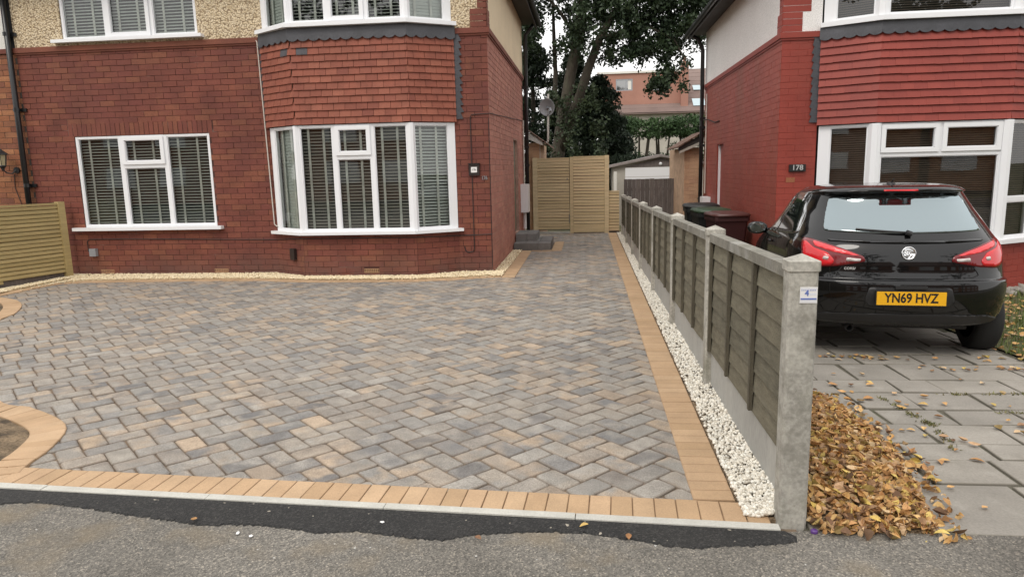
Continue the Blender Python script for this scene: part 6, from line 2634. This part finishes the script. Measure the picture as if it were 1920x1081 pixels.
T1 = thing('broadleaf_tree', 'tall leaning broadleaf tree with a forked bare trunk behind the wooden gate', 'tree', (-1.2, 23, -.3))
mb = MB()
trunk_pts = [(-1.30, 23, -.4), (-1.12, 23, .8), (-.92, 23, 1.95), (-.78, 23, 2.9), (-.62, 23, 3.7), (-.50, 23, 4.4), (-.28, 23, 5.4), (-.08, 23, 6.6), (.1, 23.2, 8.2), (.2, 23.4, 10)]
mb.tube(trunk_pts, [.30, .25, .22, .20, .185, .175, .16, .145, .11, .05], 12)
trk = mb.build('trunk', 'bark', T1, True)
limbs = [([(-.88, 23, 2.0), (-.55, 22.8, 2.9), (-.22, 22.7, 3.7), (.05, 22.6, 4.5), (.42, 22.5, 5.4), (.85, 22.4, 6.1), (1.25, 22.3, 6.8), (1.8, 22.2, 7.8)], [.17, .165, .15, .14, .12, .10, .08, .03]),
         ([(-.75, 23.1, 2.9), (-1.0, 23.3, 3.8), (-.98, 23.4, 4.6), (-1.02, 23.5, 5.6), (-1.05, 23.5, 7.2)], [.09, .08, .07, .06, .03]),
         ([(.42, 22.5, 5.4), (1.1, 22.3, 5.5), (1.9, 22.2, 5.6), (2.6, 22.1, 5.2), (2.9, 22.0, 4.6)], [.07, .06, .045, .03, .015]),
         ([(-.22, 23, 5.4), (-.8, 22.9, 6.3), (-1.6, 22.8, 7.2)], [.07, .05, .02]),
         ([(1.25, 22.3, 6.8), (2.3, 22.1, 7.0), (3.4, 22, 6.7)], [.06, .045, .02])]
for (p, r_) in limbs:
    mb = MB()
    mb.tube(p, r_, 9)
    mb.build('limb', 'bark', T1, True)
cl = []
for _ in range(680):
    x, z = rnd.uniform(-2.6, 4.2), rnd.uniform(4.9, 9.2)
    dens = 1.
    if x < -1.3 and z < 5.6:
        dens = .25
    if -1.35 < x < -.45 and 4.8 < z < 6.4:
        dens = .22
    if -.1 < x < .55 and z < 6.0:
        dens = .25
    if .4 < x < 1.2 and z < 5.6:
        dens = .55
    if x > 3.2 and z < 6.2:
        dens = .2
    if rnd.random() < dens:
        cl.append(((x, rnd.uniform(21.6, 24.4), z), (rnd.uniform(.25, .5), .45, rnd.uniform(.2, .42)), rnd.randint(60, 130)))
for (cx_, cz, rx, rz, k) in ((2.45, 4.6, .5, .85, 17), (1.6, 5.0, .65, .45, 9), (2.9, 5.6, .5, .4, 7), (1.2, 4.75, .45, .2, 4), (2.0, 4.15, .4, .3, 5), (2.35, 3.95, .2, .25, 5), (3.45, 5.5, .3, .2, 3), (-1.9, 5.3, .3, .4, 4), (1.3, 5.6, .6, .5, 10)):
    for _ in range(k):
        cl.append(((rnd.gauss(cx_, rx * .5), rnd.uniform(21.6, 22.8), rnd.gauss(cz, rz * .45)), (rnd.uniform(.16, .32), .3, rnd.uniform(.18, .34)), rnd.randint(55, 110)))
leaf_cloud('crown', cl, 'tree_leaf', T1, .135)
cl = []
for _ in range(60):
    cl.append(((rnd.uniform(-1.2, .5), rnd.uniform(22.2, 22.5), rnd.uniform(1.5, 4.0)), (.24, .18, .22), 42))
leaf_cloud('ivy', cl, 'ivy_leaf', T1, .12)
# dark conifers
for (nm, lab, x, y, top, rad, n, base) in (
        ('conifer_tree', 'dark conifer with drooping sprays right of the leaning trunk', .45, 24.6, 4.4, 1.15, 14000, .0),
        ('conifer_tree', 'dark shaggy conifer left of the leaning trunk behind the satellite dish', -1.9, 25.5, 5.7, 1.5, 20000, .0),
        ('conifer_tree', 'dark conifer directly behind the leaning trunk', -.45, 26.8, 5.5, 1.5, 18000, .0),
        ('conifer_tree', 'low dark conifer between the tall panel and the garage gable', 1.1, 26.5, 2.9, .9, 8000, .0)):
    T = thing(nm, lab, 'tree', (x, y, -.3))
    mb = MB()
    mb.tube([(x, y, -.4), (x + .05, y, top * .5), (x, y, top - .2)], [.16, .11, .03], 8)
    mb.build('trunk', 'bark', T, True)
    cl = []
    for k in range(190):
        t = rnd.random()
        z = base + (top - base) * t
        r_ = rad * (1 - t ** 2.6) ** .8 * rnd.uniform(.25, 1.08) + .05
        a = rnd.uniform(0, 6.28)
        cl.append(((x + r_ * math.cos(a), y + r_ * math.sin(a), z), (.34, .34, .20), n // 190))
    leaf_cloud('crown', cl, 'conifer_leaf', T, .19, .34, .8)
# tall hedge trees in front of the far house
hx = [(1.35, 29.2), (2.2, 30), (3.1, 30.3), (4.0, 30), (4.9, 30.4)]
labs = ['bushy green hedge tree beside the dark conifer, leftmost of the row before the far house', 'clipped hedge tree with a bare stem above the garage ridge, second in the row', 'clipped hedge tree with a bare stem above the right half of the garage roof',
        'clipped green hedge tree just left of the drainpipe of the red house', 'green hedge tree mostly hidden by the red house']
for i, ((x, y), lab) in enumerate(zip(hx, labs)):
    T = thing('hedge_tree', lab, 'tree', (x, y, -.3), 'row of hedge trees before the far house')
    mb = MB()
    for q in range(3):
        dx = rnd.uniform(-.3, .3)
        mb.tube([(x + dx * .4, y, -.4), (x + dx, y, 1.6), (x + dx * 1.6, y, 2.9)], [.07, .055, .03], 7)
    mb.build('trunk', 'bark', T, True)
    cl = []
    for _ in range(26):
        cl.append(((x + rnd.uniform(-.6, .6), y + rnd.uniform(-.4, .4), rnd.uniform(2.75, 3.45)), (.35, .3, .2), 75))
    for _ in range(22 if i == 0 else 9):
        cl.append(((x + rnd.uniform(-.6, .6), y + rnd.uniform(-.4, .4), rnd.uniform(.6, 2.7)), (.3, .3, .25), 45))
    leaf_cloud('crown', cl, 'hedge_leaf', T, .13)
T = thing('garden_hedge', 'low dark hedge seen behind the garage roof under the hedge trees', 'hedge', (2.5, 33, -.3))
cl = [((rnd.uniform(-3, 7), rnd.uniform(32.6, 33.6), rnd.uniform(0, 1.9)), (.5, .4, .35), 110) for _ in range(80)]
leaf_cloud('foliage', cl, 'conifer_leaf', T, .16)
mb = MB()
for k in range(8):
    mb.tube([(-2.5 + k * 1.2, 33.1, -.4), (-2.45 + k * 1.2, 33.1, 1.5)], [.05, .03], 6)
mb.build('stem', 'bark', T)

# ------------------------------------------------------------------ across the street, behind the camera (seen only as reflections)
for (hx0, hx1, lab) in ((-46, -19, 'brick house across the street on the left, mirrored in the flat windows'), (-17, 6, 'brick house straight across the street, mirrored in the bay windows'), (8, 34, 'brick house across the street on the right, mirrored in the windows of the red house')):
    OH = thing('opposite_house', lab, 'house', ((hx0 + hx1) / 2, -24, 0), 'houses across the street')
    mb = MB()
    mb.box(hx0, hx1, -30, -22, -.2, 5.2)
    mb.build('wall', 'orange_brick', OH)
    mb = MB()
    mb.add([(hx0 - .4, -21.6, 5.1), (hx1 + .4, -21.6, 5.1), (hx1 + .4, -26, 8.2), (hx0 - .4, -26, 8.2), (hx1 + .4, -30.4, 5.1), (hx0 - .4, -30.4, 5.1)], [(0, 1, 2, 3), (3, 2, 4, 5), (0, 3, 5), (1, 4, 2)])
    mb.build('roof', 'roof_tile', OH)
    for k in range(int((hx1 - hx0) / 3.6)):
        for zz in (.9, 3.4):
            mb = MB()
            mb.box(hx0 + 1.2 + k * 3.5, hx0 + 3.1 + k * 3.5, -21.99, -21.9, zz, zz + 1.3)
            mb.build('window', 'white_upvc', OH)
for (x, y, s, lab) in ((-12.5, -14, 1.5, 'street tree across the road left, mirrored in the upper windows'), (1.0, -15, 1.5, 'street tree across the road opposite the path, mirrored in the upper windows'), (15, -13.5, 1.5, 'street tree across the road right, mirrored in the car glass')):
    T = thing('street_tree', lab, 'tree', (x, y, 0), 'street trees across the road')
    mb = MB()
    mb.tube([(x, y, -.2), (x + .1, y, 2.5 * s), (x, y, 6 * s)], [.22, .17, .06], 8)
    mb.build('trunk', 'bark', T, True)
    cl = [((x + rnd.gauss(0, 1.3) * s, y + rnd.gauss(0, 1.1), (4.9 + rnd.gauss(0, 1.15)) * s), (.6, .6, .45), 60) for _ in range(60)]
    leaf_cloud('crown', cl, 'tree_leaf', T, .28)
